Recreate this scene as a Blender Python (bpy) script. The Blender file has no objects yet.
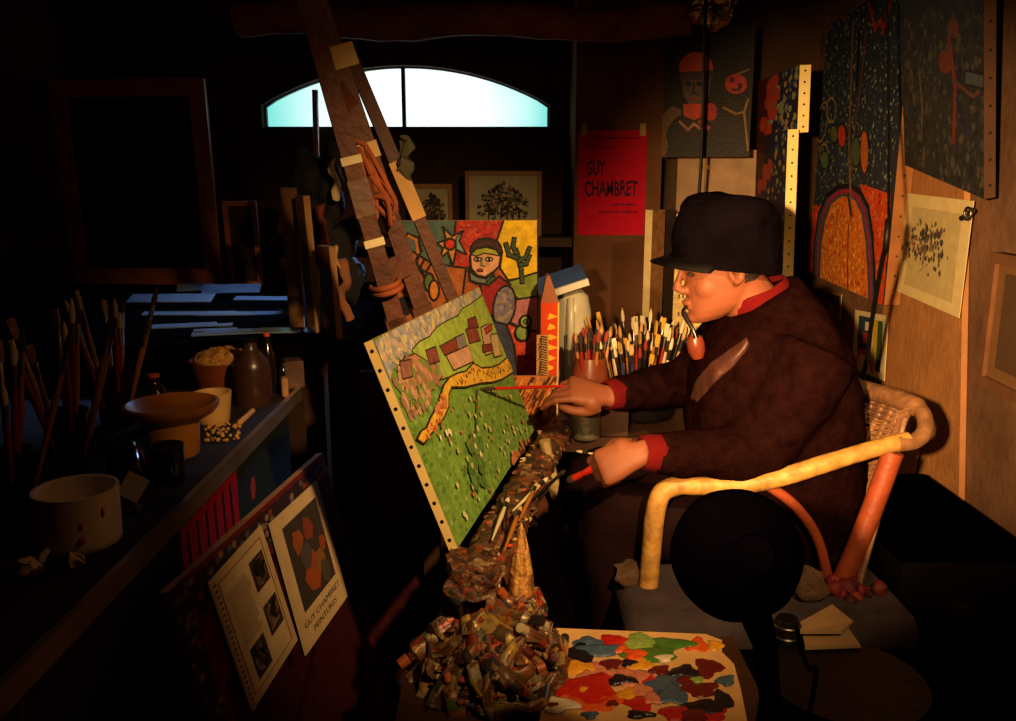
import bpy, bmesh, math, random
from mathutils import Vector, Matrix, Quaternion, noise

C = bpy.context.scene.collection
S = bpy.context.scene
V3 = Vector
PI = math.pi

# ------------------------------------------------------------------ camera, world, key light, exposure
CAM = V3((0, 0, 1.35)); PITCH = math.radians(12); FPX = 850.0
cd = bpy.data.cameras.new('camera'); cam = bpy.data.objects.new('camera', cd); C.objects.link(cam)
cd.sensor_width = 36.0; cd.lens = FPX / 1016 * 36.0; cd.clip_start = 0.02
cam.location = CAM; cam.rotation_euler = (PI / 2 - PITCH, 0, 0)
S.camera = cam
S.view_settings.view_transform = 'Standard'; S.view_settings.look = 'None'
S.view_settings.gamma = 1.0; S.view_settings.use_curve_mapping = False
S.view_settings.exposure = 0.0
w = bpy.data.worlds.new('world'); S.world = w; w.use_nodes = True
w.node_tree.nodes['Background'].inputs[0].default_value = (0.16, 0.10, 0.42, 1)
w.node_tree.nodes['Background'].inputs[1].default_value = 0.004

def spot(name, loc, target, power, color, angle, blend, size):
    l = bpy.data.lights.new(name, 'SPOT'); o = bpy.data.objects.new(name, l); C.objects.link(o)
    l.energy = power; l.color = color; l.spot_size = math.radians(angle); l.spot_blend = blend; l.shadow_soft_size = size
    o.location = loc; o.rotation_euler = (V3(target) - V3(loc)).to_track_quat('-Z', 'Y').to_euler()
    return o
spot('warm_wall_light', (-0.17, -0.05, 1.40), (1.04, 2.6, 0.97), 620, (1.0, 0.57, 0.22), 39, 0.95, 0.02)
spot('warm_key_light', (0.55, 0.15, 1.90), (0.15, 1.82, 0.94), 262, (1.0, 0.60, 0.24), 51, 1.0, 0.03)
fill = bpy.data.lights.new('dim_fill_light', 'POINT'); fo_ = bpy.data.objects.new('dim_fill_light', fill); C.objects.link(fo_)  # unseen fill light added to lift the dark parts of the room
fill.energy = 2.6; fill.color = (1.0, 0.45, 0.18); fill.shadow_soft_size = 0.15; fo_.location = (0.30, 1.15, 1.80)

# ------------------------------------------------------------------ pixel -> place helpers
def ray(px, py):
    dx = (px - 508) / FPX; dz = (360.5 - py) / FPX
    c, s = math.cos(PITCH), math.sin(PITCH)
    return V3((dx, c + dz * s, -s + dz * c))
def at(px, py, Y): d = ray(px, py); return CAM + d * (Y / d.y)
def atz(px, py, Z): d = ray(px, py); return CAM + d * ((Z - CAM.z) / d.z)
def atx(px, py, X): d = ray(px, py); return CAM + d * (X / d.x)
def onplane(px, py, P0, N): d = ray(px, py); return CAM + d * ((V3(P0) - CAM).dot(N) / d.dot(N))

def lin(c):
    def f(v):
        v /= 255.0
        return v / 12.92 if v <= 0.04045 else ((v + 0.055) / 1.055) ** 2.4
    return tuple(f(v) for v in c[:3])

# ------------------------------------------------------------------ materials
MATS = {}
def mat(name, rgb=None, rough=0.6, metal=0.0, var=0.35, nscale=14.0, bump=0.0, bscale=60.0, spec=0.5, attr=False, coat=0.0, sheen=0.0, trans=0.0, emit=None):
    """procedural principled material: colour (sRGB 0-255) or the mesh's own paint colours, mottled by noise, with a bump"""
    if name in MATS: return MATS[name]
    m = bpy.data.materials.new(name); m.use_nodes = True
    nt = m.node_tree; b = nt.nodes['Principled BSDF']
    tc = nt.nodes.new('ShaderNodeTexCoord')
    n = nt.nodes.new('ShaderNodeTexNoise'); n.inputs['Scale'].default_value = nscale; n.inputs['Detail'].default_value = 5
    nt.links.new(tc.outputs['Object'], n.inputs['Vector'])
    mr = nt.nodes.new('ShaderNodeMapRange'); mr.inputs[1].default_value = 0.3; mr.inputs[2].default_value = 0.7
    mr.inputs[3].default_value = 1 - var; mr.inputs[4].default_value = 1 + var * 0.6
    nt.links.new(n.outputs['Fac'], mr.inputs[0])
    mx = nt.nodes.new('ShaderNodeVectorMath'); mx.operation = 'SCALE'
    if attr:
        a = nt.nodes.new('ShaderNodeAttribute'); a.attribute_name = 'Col'; nt.links.new(a.outputs['Color'], mx.inputs[0])
    else:
        mx.inputs[0].default_value = lin(rgb)
    nt.links.new(mr.outputs[0], mx.inputs['Scale'])
    nt.links.new(mx.outputs[0], b.inputs['Base Color'])
    b.inputs['Roughness'].default_value = rough; b.inputs['Metallic'].default_value = metal
    b.inputs['Specular IOR Level'].default_value = spec
    b.inputs['Coat Weight'].default_value = coat
    b.inputs['Sheen Weight'].default_value = sheen
    b.inputs['Transmission Weight'].default_value = trans
    if emit:
        b.inputs['Emission Color'].default_value = (*lin(emit[0]), 1); b.inputs['Emission Strength'].default_value = emit[1]
    if bump > 0:
        n2 = nt.nodes.new('ShaderNodeTexNoise'); n2.inputs['Scale'].default_value = bscale; n2.inputs['Detail'].default_value = 6
        nt.links.new(tc.outputs['Object'], n2.inputs['Vector'])
        bp = nt.nodes.new('ShaderNodeBump'); bp.inputs['Strength'].default_value = bump; bp.inputs['Distance'].default_value = 0.01
        nt.links.new(n2.outputs['Fac'], bp.inputs['Height']); nt.links.new(bp.outputs[0], b.inputs['Normal'])
    MATS[name] = m
    return m

PAINT = mat('oil paint', rough=0.55, attr=True, var=0.3, nscale=45, bump=0.25, bscale=140, spec=0.3)
PRINT = mat('printed paper', rough=0.8, attr=True, var=0.12, nscale=25, bump=0.05, spec=0.2)
CRUST = mat('crusted paint', rough=0.45, attr=True, var=0.5, nscale=60, bump=0.8, bscale=90)
WOODC = mat('bare canvas edge', (196, 178, 132), 0.8, var=0.2, spec=0.2)
PLASTER = mat('old plaster', (120, 88, 66), 0.9, var=0.35, nscale=5, bump=0.5, bscale=25, spec=0.1)
STONE = mat('dark cellar plaster', (74, 54, 44), 0.95, var=0.45, nscale=3, bump=0.7, bscale=14, spec=0.05)
DARKWOOD = mat('dark stained wood', (66, 40, 24), 0.6, var=0.4, nscale=8, bump=0.2, spec=0.3)
BEAM = mat('reddish old timber', (140, 78, 44), 0.75, var=0.45, nscale=9, bump=0.5, bscale=30, spec=0.2)
EASEL = mat('easel timber', (90, 48, 29), 0.55, var=0.45, nscale=10, bump=0.3, spec=0.35)
TABLEW = mat('worn grey table top', (70, 62, 60), 0.5, var=0.4, nscale=12, bump=0.2)
PALEWOOD = mat('pale wood', (170, 124, 76), 0.6, var=0.25, nscale=10, bump=0.1, spec=0.3)
PAPER = mat('cream paper', (214, 196, 150), 0.85, var=0.1, spec=0.15)
WHITEP = mat('white paper', (226, 220, 205), 0.85, var=0.08, spec=0.15)
TAPE = mat('masking tape', (196, 160, 96), 0.7, var=0.15)
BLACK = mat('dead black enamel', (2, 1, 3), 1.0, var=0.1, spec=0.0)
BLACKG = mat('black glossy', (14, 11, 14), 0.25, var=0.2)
METAL = mat('dull steel', (150, 146, 140), 0.35, 1.0, var=0.2)
IRON = mat('black iron', (26, 22, 22), 0.5, 0.6, var=0.3, bump=0.2)
BRASS = mat('brass', (180, 140, 70), 0.3, 1.0, var=0.2)
CERAM = mat('cream ceramic', (240, 224, 192), 0.35, var=0.12, coat=0.3)
OCHRE = mat('ochre glazed clay', (176, 112, 34), 0.3, var=0.25, coat=0.4)
CLAY = mat('brown glazed clay', (120, 58, 36), 0.3, var=0.3, coat=0.3)
DGLASS = mat('dark bottle glass', (24, 18, 14), 0.1, var=0.1, spec=0.7)
RUST = mat('rusty cane', (142, 62, 32), 0.5, var=0.3, nscale=20, bump=0.2)
GOLDC = mat('peeling gold cane', (178, 132, 66), 0.5, var=0.4, nscale=35, bump=0.4, bscale=50)
WICKER = mat('woven wicker', (132, 92, 62), 0.5, var=0.4, nscale=30, bump=0.3)
PADM = mat('grey seat cloth', (66, 56, 60), 0.9, var=0.3, bump=0.3, spec=0.1)
SKIN = mat('skin', (124, 70, 47), 0.55, var=0.12, nscale=20, bump=0.08, bscale=200, spec=0.3)
WOOL = mat('dark brown wool', (25, 9, 9), 0.95, var=0.4, nscale=40, bump=0.5, bscale=160, spec=0.0)
TROUS = mat('dark trousers', (30, 16, 17), 0.95, var=0.3, bump=0.4, spec=0.02)
REDC = mat('red shirt cloth', (86, 9, 11), 0.9, var=0.2, bump=0.3, spec=0.1)
CAPM = mat('black cap cloth', (11, 7, 11), 0.95, var=0.3, bump=0.4, bscale=120, spec=0.0)
LEATHER = mat('brown leather', (104, 70, 52), 0.5, var=0.3, bump=0.2)
HAIRM = mat('dark hair', (36, 20, 14), 0.7, var=0.4, nscale=80, bump=0.5, bscale=200)
EYEM = mat('eye', (60, 44, 36), 0.2, var=0.2)
REDL = mat('red lacquer', (176, 30, 22), 0.3, var=0.15, coat=0.4)
BRIST = mat('bristles', (190, 150, 92), 0.8, var=0.4, nscale=60)
BLUEG = mat('blue glossy sheet', (70, 96, 150), 0.25, var=0.25, nscale=6, spec=0.8)
BLUEB = mat('blue painted card', (58, 82, 140), 0.5, var=0.3)
PLASTIC = mat('milky plastic', (190, 184, 160), 0.3, var=0.15)

# ------------------------------------------------------------------ mesh builder
W = {}          # world position of every object that parents others
class MB:
    def __init__(s):
        s.bm = bmesh.new(); s.cl = s.bm.loops.layers.float_color.new('Col'); s.col = (0.5, 0.5, 0.5, 1)
    def c(s, rgb): s.col = (*lin(rgb), 1); return s
    def f(s, vs):
        try: fc = s.bm.faces.new(vs)
        except ValueError: return None
        for l in fc.loops: l[s.cl] = s.col
        return fc
    def poly(s, pts): return s.f([s.bm.verts.new(p) for p in pts])
    def box(s, c, size, rot=None, taper=1.0):
        hx, hy, hz = (v / 2 for v in size); vs = []
        for z, k in ((-hz, 1.0), (hz, taper)):
            for x, y in ((-hx, -hy), (hx, -hy), (hx, hy), (-hx, hy)):
                p = V3((x * k, y * k, z))
                if rot is not None: p = rot @ p
                vs.append(s.bm.verts.new(p + V3(c)))
        a = vs
        for q in ((3, 2, 1, 0), (4, 5, 6, 7), (0, 1, 5, 4), (1, 2, 6, 5), (2, 3, 7, 6), (3, 0, 4, 7)): s.f([a[i] for i in q])
        return s
    def loft(s, rings, cap=True, closed=True):
        R = [[s.bm.verts.new(p) for p in r] for r in rings]; n = len(R[0])
        for a, b in zip(R, R[1:]):
            for i in range(n if closed else n - 1):
                s.f([a[i], a[(i + 1) % n], b[(i + 1) % n], b[i]])
        if cap and closed:
            s.f(R[0][::-1]); s.f(R[-1])
        return s
    def tube(s, pts, rad, n=10, cap=True, squash=None):
        pts = [V3(p) for p in pts]
        if not isinstance(rad, (list, tuple)): rad = [rad] * len(pts)
        t0 = (pts[1] - pts[0]).normalized(); nx = t0.orthogonal().normalized(); rings = []; prev = t0
        for i, p in enumerate(pts):
            t = ((pts[min(i + 1, len(pts) - 1)] - pts[max(i - 1, 0)])).normalized()
            q = prev.rotation_difference(t); nx = (q @ nx); nx = (nx - t * nx.dot(t)).normalized(); prev = t
            ny = t.cross(nx)
            rings.append([p + (nx * math.cos(2 * PI * k / n) + ny * math.sin(2 * PI * k / n)) * rad[i] for k in range(n)])
        return s.loft(rings, cap)
    def lathe(s, prof, o=(0, 0, 0), n=24, rot=None, cap=True):
        o = V3(o); rings = []
        for r, z in prof:
            ring = []
            for k in range(n):
                p = V3((r * math.cos(2 * PI * k / n), r * math.sin(2 * PI * k / n), z))
                if rot is not None: p = rot @ p
                ring.append(o + p)
            rings.append(ring)
        return s.loft(rings, cap)
    def ball(s, c, r, n=10, rot=None):
        if not isinstance(r, (tuple, list)): r = (r, r, r)
        prof = [(math.sin(PI * i / n) + 1e-4, -math.cos(PI * i / n)) for i in range(n + 1)]
        rings = []
        for a, z in prof:
            ring = []
            for k in range(2 * n):
                p = V3((r[0] * a * math.cos(PI * k / n), r[1] * a * math.sin(PI * k / n), r[2] * z))
                if rot is not None: p = rot @ p
                ring.append(V3(c) + p)
            rings.append(ring)
        return s.loft(rings)
    def torus(s, c, R, r, rot=None, n=24, m=8, ell=1.0):
        rings = []
        for i in range(n):
            a = 2 * PI * i / n; ring = []
            for k in range(m):
                b = 2 * PI * k / m
                p = V3(((R + r * math.cos(b)) * math.cos(a), (R * ell + r * math.cos(b)) * math.sin(a), r * math.sin(b)))
                if rot is not None: p = rot @ p
                ring.append(V3(c) + p)
            rings.append(ring)
        rings.append(rings[0])
        return s.loft(rings, cap=False)
    def merge(s, d=1e-5): bmesh.ops.remove_doubles(s.bm, verts=s.bm.verts, dist=d); return s
    def jitter(s, amp, scale, seed=0.0):
        for v in s.bm.verts:
            q = v.co * scale + V3((seed, seed * 2.1, -seed)); v.co += noise.noise_vector(q) * amp
        return s
    def voxel(s, size, smooth=4, disp=0.0, dscale=20.0):
        """fuse everything into one continuous skin"""
        bmesh.ops.recalc_face_normals(s.bm, faces=s.bm.faces)
        me = bpy.data.meshes.new('tmp'); s.bm.to_mesh(me); o = bpy.data.objects.new('tmp', me); C.objects.link(o)
        m = o.modifiers.new('r', 'REMESH'); m.mode = 'VOXEL'; m.voxel_size = size
        if smooth: k = o.modifiers.new('s', 'SMOOTH'); k.iterations = smooth; k.factor = 0.5
        dg = bpy.context.evaluated_depsgraph_get(); dg.update()
        me2 = bpy.data.meshes.new_from_object(o.evaluated_get(dg))
        bpy.data.objects.remove(o); bpy.data.meshes.remove(me)
        s.bm.free(); s.bm = bmesh.new(); s.bm.from_mesh(me2); bpy.data.meshes.remove(me2)
        if disp:
            s.bm.normal_update()
            for v in s.bm.verts: v.co += v.normal * disp * noise.noise(v.co * dscale)
        return s
    def build(s, name, m, parent=None, origin=None, smooth=45, keep_normals=False):
        if not keep_normals: bmesh.ops.recalc_face_normals(s.bm, faces=s.bm.faces)
        if parent is not None: base = W[parent.name]
        elif origin is not None: base = V3(origin)
        else:
            co = [v.co for v in s.bm.verts]
            base = V3(((min(c.x for c in co) + max(c.x for c in co)) / 2, (min(c.y for c in co) + max(c.y for c in co)) / 2, min(c.z for c in co)))
        for v in s.bm.verts: v.co -= base
        me = bpy.data.meshes.new(name); s.bm.to_mesh(me); s.bm.free(); s.bm = None
        me.materials.append(m)
        if smooth:
            for p in me.polygons: p.use_smooth = True
            me.set_sharp_from_angle(angle=math.radians(smooth))
        o = bpy.data.objects.new(name, me); C.objects.link(o)
        if parent is not None: o.parent = parent; W[o.name] = W[parent.name]
        else: o.location = base; W[o.name] = V3(base)
        return o

def tag(o, label=None, cat=None, group=None, kind=None):
    if label: o['label'] = label
    if cat: o['category'] = cat
    if group: o['group'] = group
    if kind: o['kind'] = kind
    return o
def thing(name, label, cat, loc=(0, 0, 0), group=None):
    o = bpy.data.objects.new(name, None); C.objects.link(o); o.location = loc; o.empty_display_size = 0.05
    W[o.name] = V3(loc)
    return tag(o, label, cat, group)
def copy_tree(o, parent=None):
    c = o.copy(); C.objects.link(c)
    if parent: c.parent = parent
    for ch in [x for x in bpy.data.objects if x.parent == o]: copy_tree(ch, c)
    return c
def place(o, loc, axis=None, roll=0.0, rot=None):
    """put a thing built upright at the origin where it stands"""
    o.location = loc
    q = Quaternion((0, 0, 1), roll)
    if axis is not None: q = V3((0, 0, 1)).rotation_difference(V3(axis).normalized()) @ q
    if rot is not None: q = rot.to_quaternion() if isinstance(rot, Matrix) else rot
    o.rotation_euler = q.to_euler()
    return o

# ------------------------------------------------------------------ flat pictures: paint laid on a rectangle in its own (u, v) metres
def text_polys(txt, bold=0.0):
    cu = bpy.data.curves.new('t', 'FONT'); cu.body = txt; cu.size = 1.0; cu.resolution_u = 3; cu.offset = bold
    o = bpy.data.objects.new('t', cu); C.objects.link(o)
    dg = bpy.context.evaluated_depsgraph_get(); dg.update()
    me = bpy.data.meshes.new_from_object(o.evaluated_get(dg))
    out = [[(me.vertices[i].co.x, me.vertices[i].co.y) for i in p.vertices] for p in me.polygons]
    bpy.data.objects.remove(o); bpy.data.curves.remove(cu); bpy.data.meshes.remove(me)
    return out
class Art:
    """rectangle O + u*U + v*V, 0<=u<=w, 0<=v<=h; every shape is clipped to it and laid a hair above the one before"""
    def __init__(s, O, U, Vv, w, h, base, inset=0.0):
        s.O, s.U, s.V, s.w, s.h = V3(O), V3(U).normalized(), V3(Vv).normalized(), w, h
        s.N = s.U.cross(s.V).normalized(); s.mb = MB(); s.lv = 0.0004; s.inset = inset
        s.rect(base, 0, 0, w, h)
    def uv(s, px, py):
        p = onplane(px, py, s.O, s.N) - s.O
        return (p.dot(s.U), p.dot(s.V))
    def clip(s, pts):
        i = s.inset
        for ax, lim, sg in ((0, i, 1), (0, s.w - i, -1), (1, i, 1), (1, s.h - i, -1)):
            out = []
            for k in range(len(pts)):
                a, b = pts[k - 1], pts[k]; da, db = (a[ax] - lim) * sg, (b[ax] - lim) * sg
                if (da >= 0) != (db >= 0):
                    t = da / (da - db); out.append((a[0] + (b[0] - a[0]) * t, a[1] + (b[1] - a[1]) * t))
                if db >= 0: out.append(b)
            pts = out
            if len(pts) < 3: return []
        return pts
    def raw(s, col, pts):
        pts = s.clip(pts)
        if len(pts) < 3: return
        s.mb.c(col); s.mb.poly([s.O + s.U * a + s.V * b + s.N * s.lv for a, b in pts])
    def up(s): s.lv += 0.00012
    def rect(s, col, u0, v0, u1, v1): s.raw(col, [(u0, v0), (u1, v0), (u1, v1), (u0, v1)]); s.up()
    def shape(s, col, px, line=None, lw=0.003):
        pts = [s.uv(*p) for p in px]; s.raw(col, pts); s.up()
        if line: s.stroke_uv(line, pts + [pts[0]], lw)
    def stroke_uv(s, col, pts, lw):
        for k, ((x0, y0), (x1, y1)) in enumerate(zip(pts, pts[1:])):
            d = math.hypot(x1 - x0, y1 - y0)
            if d < 1e-6: continue
            ex, ey = (x1 - x0) / d * lw / 2, (y1 - y0) / d * lw / 2
            s.raw(col, [(x0 - ex + ey, y0 - ey - ex), (x1 + ex + ey, y1 + ey - ex), (x1 + ex - ey, y1 + ey + ex), (x0 - ex - ey, y0 - ey + ex)])
            s.lv += 0.000004
        s.up()
    def stroke(s, col, px, lw=0.004): s.stroke_uv(col, [s.uv(*p) for p in px], lw)
    def oval(s, col, cx, cy, rx, ry, line=None, lw=0.003, n=18, rot=0.0):
        pts = []
        for i in range(n):
            a = 2 * PI * i / n; x, y = rx * math.cos(a), ry * math.sin(a)
            pts.append((cx + x * math.cos(rot) - y * math.sin(rot), cy + x * math.sin(rot) + y * math.cos(rot)))
        s.shape(col, pts, line, lw)
    def dots(s, cols, region, count, r0, r1, seed=1, squash=1.0, line=None):
        """dabs of paint scattered inside a region given in picture points"""
        rg = random.Random(seed); P = [s.uv(*p) for p in region]
        def inside(x, y):
            c = False
            for i in range(len(P)):
                (x0, y0), (x1, y1) = P[i - 1], P[i]
                if (y0 > y) != (y1 > y) and x < (x1 - x0) * (y - y0) / (y1 - y0) + x0: c = not c
            return c
        us = [p[0] for p in P]; vs = [p[1] for p in P]; n = k = 0
        while n < count and k < count * 20:
            k += 1; x = rg.uniform(min(us), max(us)); y = rg.uniform(min(vs), max(vs))
            if not inside(x, y): continue
            r = rg.uniform(r0, r1); a0 = rg.uniform(0, PI)
            s.raw(rg.choice(cols), [(x + r * rg.uniform(.7, 1.2) * math.cos(a0 + i * PI / 3), y + r * squash * rg.uniform(.7, 1.2) * math.sin(a0 + i * PI / 3)) for i in range(6)])
            s.lv += 0.0000015; n += 1
        s.up()
    def text(s, col, txt, u, v, hgt, wid=None, wob=0.0, seed=3, bold=0.0):
        ps = text_polys(txt, bold); xs = [p[0] for q in ps for p in q]; ys = [p[1] for q in ps for p in q]
        x0, x1, y0, y1 = min(xs), max(xs), min(ys), max(ys)
        sy = hgt / (y1 - y0); sx = (wid / (x1 - x0)) if wid else sy
        for q in ps: s.raw(col, [(u + (x - x0) * sx, v + (y - y0) * sy + wob * math.sin((x - x0) * 7 + seed) * hgt) for x, y in q])
        s.up()
    def slab(s, name, m, thick, parent=None, origin=None):
        """the board or canvas behind the painted face"""
        mb = MB(); O = s.O; a, b, n = s.U * s.w, s.V * s.h, s.N * -thick
        q = [O, O + a, O + a + b, O + b]
        A = [mb.bm.verts.new(p) for p in q]; B = [mb.bm.verts.new(p + n) for p in q]
        mb.f(A); mb.f(B[::-1])
        for i in range(4): mb.f([A[i], B[i], B[(i + 1) % 4], A[(i + 1) % 4]])
        return mb.build(name, m, parent, origin, smooth=0)
    def done(s, name, parent, m=None): return s.mb.build(name, m or PAINT, parent, smooth=0, keep_normals=True)
    def edge_tacks(s, parent, side, thick, count):
        """dark tack heads along one side of the stretched canvas, each a part of its own"""
        first = None
        for k in range(count):
            t = (k + .5) / count
            p = s.O + s.V * (s.h * t) - s.N * thick / 2 + (s.U * s.w if side == 'r' else V3())
            d = s.U if side == 'r' else -s.U; e = s.V; f = d.cross(e)
            if first is None:
                mb = MB(); mb.loft([[p + d * z + (e * math.cos(i * PI / 4) + f * math.sin(i * PI / 4)) * r for i in range(8)] for r, z in ((.0036, 0), (.0036, .0008), (.002, .0016))])
                first = mb.build('tack', IRON, parent); p0 = p
            else:
                o = first.copy(); C.objects.link(o); o.location = first.location + (p - p0)

# ================================================================== the room
XL, XR, YB, YF, ZC = -1.95, 1.62, 4.1, -0.9, 2.18
def wall(name, pts, m=STONE, thick=None):
    mb = MB(); mb.poly(pts); return tag(mb.build(name, m, smooth=0), kind='structure')
fl = MB().box(((XL + XR) / 2, (YB + YF) / 2, -.05), (XR - XL + .4, YB - YF + .4, .1)).build('floor', mat('dirty concrete floor', (58, 46, 42), .85, var=.5, nscale=4, bump=.5), smooth=0); tag(fl, kind='structure')
ce = MB().box(((XL + XR) / 2, (YB + YF) / 2, ZC + .05), (XR - XL + .4, YB - YF + .4, .1)).build('ceiling', STONE, smooth=0); tag(ce, kind='structure')
lw_ = MB().box((XL - .1, (YB + YF) / 2, ZC / 2), (.2, YB - YF, ZC)).build('wall_left', STONE, smooth=0); tag(lw_, kind='structure')
fw_ = MB().box(((XL + XR) / 2, YF - .1, ZC / 2), (XR - XL + .4, .2, ZC)).build('wall_front', STONE, smooth=0); tag(fw_, kind='structure')
# right wall runs slightly away from the line of sight
WR0 = V3((1.06, 0, 0)); WRD = V3((.09, 1, 0)).normalized(); WRN = V3((-1, .09, 0)).normalized()
mb = MB()
a, b = WR0 + WRD * YF, WR0 + WRD * (YB + .1)
mb.loft([[a, b, b - WRN * .2, a - WRN * .2], [p + V3((0, 0, ZC)) for p in (a, b, b - WRN * .2, a - WRN * .2)]])
tag(mb.build('wall_right', PLASTER, smooth=0), kind='structure')
# back wall with its low arched cellar window
wl, wr = at(262, 128, YB).x, at(549.5, 128, YB).x
zs = at(400, 128, YB).z; ze = at(262, 105, YB).z; zt = at(405, 65, YB).z
NA = 24
def arch(t, pad=0.0):
    x = wl - pad + (wr - wl + 2 * pad) * t
    return x, ze + (zt + pad - ze) * (1 - (2 * t - 1) ** 2) ** .95
mb = MB(); D = .22
top = [arch(i / NA) for i in range(NA + 1)]
for y in (YB,):
    mb.poly([(XL, y, 0), (XR, y, 0), (XR, y, zs), (XL, y, zs)])
    mb.poly([(XL, y, zs), (wl, y, zs), (wl, y, ZC), (XL, y, ZC)]); mb.poly([(wr, y, zs), (XR, y, zs), (XR, y, ZC), (wr, y, ZC)])
    for (x0, z0), (x1, z1) in zip(top, top[1:]): mb.poly([(x0, y, z0), (x1, y, z1), (x1, y, ZC), (x0, y, ZC)])
ring = [(wl, zs), (wr, zs)] + top[::-1]
for (x0, z0), (x1, z1) in zip(ring, ring[1:] + ring[:1]):
    if abs(x0 - x1) + abs(z0 - z1) > 1e-6: mb.poly([(x0, YB, z0), (x1, YB, z1), (x1, YB + D, z1), (x0, YB + D, z0)])
mb.merge()
tag(mb.build('wall_back', STONE, smooth=0), kind='structure')
# the window: frame, mullion, two frosted panes lit by the day outside
wn = thing('window_1', None, None, ((wl + wr) / 2, YB + .1, zs)); tag(wn, kind='structure')
mb = MB()
fo = [(wl, zs), (wr, zs)] + top[::-1]
fi = [(wl + .008, zs + .010), (wr - .008, zs + .010)] + [(min(max(x, wl + .008), wr - .008), z - .006) for x, z in top[::-1]]
mb.loft([[V3((x, y, z)) for x, z in pts] for y, pts in ((YB + .06, fo), (YB + .06, fi), (YB + .11, fi), (YB + .11, fo), (YB + .06, fo))], cap=False)
mb.merge().build('window_frame', mat('dark window paint', (20, 24, 34), .5, var=.2), wn, smooth=30)
xm = at(403.5, 100, YB + .06).x
MB().box((xm, YB + .075, (zs + zt) / 2), (.018, .03, zt - zs)).build('mullion', MATS['dark window paint'], wn, smooth=0)
GL = bpy.data.materials.new('frosted daylight glass'); GL.use_nodes = True
nt = GL.node_tree; bs = nt.nodes['Principled BSDF']; tc = nt.nodes.new('ShaderNodeTexCoord'); nz = nt.nodes.new('ShaderNodeTexNoise'); nz.inputs['Scale'].default_value = 3.0; nz.inputs['Detail'].default_value = 1
nt.links.new(tc.outputs['Object'], nz.inputs['Vector']); sx = nt.nodes.new('ShaderNodeSeparateXYZ'); nt.links.new(tc.outputs['Object'], sx.inputs[0])
ab = nt.nodes.new('ShaderNodeMath'); ab.operation = 'ABSOLUTE'; nt.links.new(sx.outputs[0], ab.inputs[0])
ma = nt.nodes.new('ShaderNodeMath'); ma.operation = 'MULTIPLY_ADD'; nt.links.new(nz.outputs['Fac'], ma.inputs[0]); ma.inputs[1].default_value = -.16; nt.links.new(ab.outputs[0], ma.inputs[2])
cr = nt.nodes.new('ShaderNodeValToRGB')
cr.color_ramp.elements[0].position = .22; cr.color_ramp.elements[0].color = (.88, 1.0, 1.0, 1); cr.color_ramp.elements[1].position = .56; cr.color_ramp.elements[1].color = (.18, .62, .56, 1)
nt.links.new(ma.outputs[0], cr.inputs[0]); nt.links.new(cr.outputs[0], bs.inputs['Emission Color']); bs.inputs['Emission Strength'].default_value = 1.35
bs.inputs['Base Color'].default_value = (.5, .6, .6, 1); bs.inputs['Roughness'].default_value = .3
for x0, x1 in ((wl, xm), (xm, wr)):
    mb = MB(); xs = [x0 + (x1 - x0) * i / 14 for i in range(15)]
    tp = [arch((x - wl) / (wr - wl)) for x in xs]
    mb.loft([[V3((x, y, z)) for x, z in [(xs[0], zs), (xs[-1], zs)] + tp[::-1]] for y in (YB + .085, YB + .09)])
    mb.build('pane', GL, wn, smooth=0)
# the daylight that comes in through the panes
al = bpy.data.lights.new('window_daylight', 'AREA'); ao = bpy.data.objects.new('window_daylight', al); C.objects.link(ao)
al.shape = 'RECTANGLE'; al.size = wr - wl - .1; al.size_y = .2; al.energy = 6.0; al.color = (.30, .50, 1.0); al.spread = math.radians(36)
ao.location = ((wl + wr) / 2, YB - .02, (zs + zt) / 2); ao.rotation_euler = (V3((-1.0, 2.9, .9)) - V3(ao.location)).to_track_quat('-Z', 'Y').to_euler()

# stone pillar carrying the red poster
YP = 3.72
px0, px1 = at(576, 100, YP).x, at(664, 100, YP).x
tag(MB().box(((px0 + px1) / 2, (YP + YB) / 2, ZC / 2), (px1 - px0, YB - YP, ZC)).build('pillar', mat('rough stone pillar', (112, 76, 54), .95, var=.4, nscale=4, bump=.8, bscale=16, spec=.05), smooth=0), kind='structure')
# ledge under the window
ld = MB().box((-.45, YB - .16, at(450, 236, 3.9).z - .02), (1.9, .32, .04)); tag(ld.build('trim_1', DARKWOOD, smooth=0), kind='structure')

# round wrapped timber running under the ceiling
b0, b1 = at(236, 20, 3.35), at(690, 22, 3.35)
n_ = 40; mb = MB()
rg = random.Random(2)
mb.tube([b0.lerp(b1, i / n_) + V3((0, 0, .012 * math.sin(i * .35))) for i in range(n_ + 1)], [.058 + .006 * rg.random() for _ in range(n_ + 1)], 14).jitter(.008, 14)
tag(mb.build('ceiling_beam', BEAM, smooth=60), 'round reddish timber pole running across under the ceiling above the arched window', 'beam')
# crinkled foil bulge at its right end
mb = MB().ball(at(712, 6, 3.2), (.085, .06, .075), 14); mb.jitter(.03, 26, 4)
tag(mb.build('foil_wrap', mat('gold and silver foil', (214, 180, 110), .18, 1.0, var=.5, nscale=30, bump=1.0, bscale=50), smooth=0), 'crinkled gold and silver foil bundle at the right end of the ceiling pole', 'foil')

# ================================================================== paintings and papers
def upright(BLp, BRp, TLp, depth0, depth1, lean=0.0):
    """rectangle standing on a level edge from picture point BL (at depth0) to BR (at depth1)"""
    A = at(*BLp, depth0); B = at(*BRp, depth1); z = (A.z + B.z) / 2; B.z = A.z = z
    U = (B - A); w_ = U.length; U.normalize()
    H = V3((-U.y, U.x, 0)); Vv = (V3((0, 0, 1)) * math.cos(lean) + H * math.sin(lean)).normalized()
    N = U.cross(Vv); T = onplane(*TLp, A, N) - A
    return A, U, Vv, w_, T.dot(Vv)

def drop(O, Vv, h_, z): k = (O.z - z) / Vv.z; return O - Vv * k, h_ + k
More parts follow.
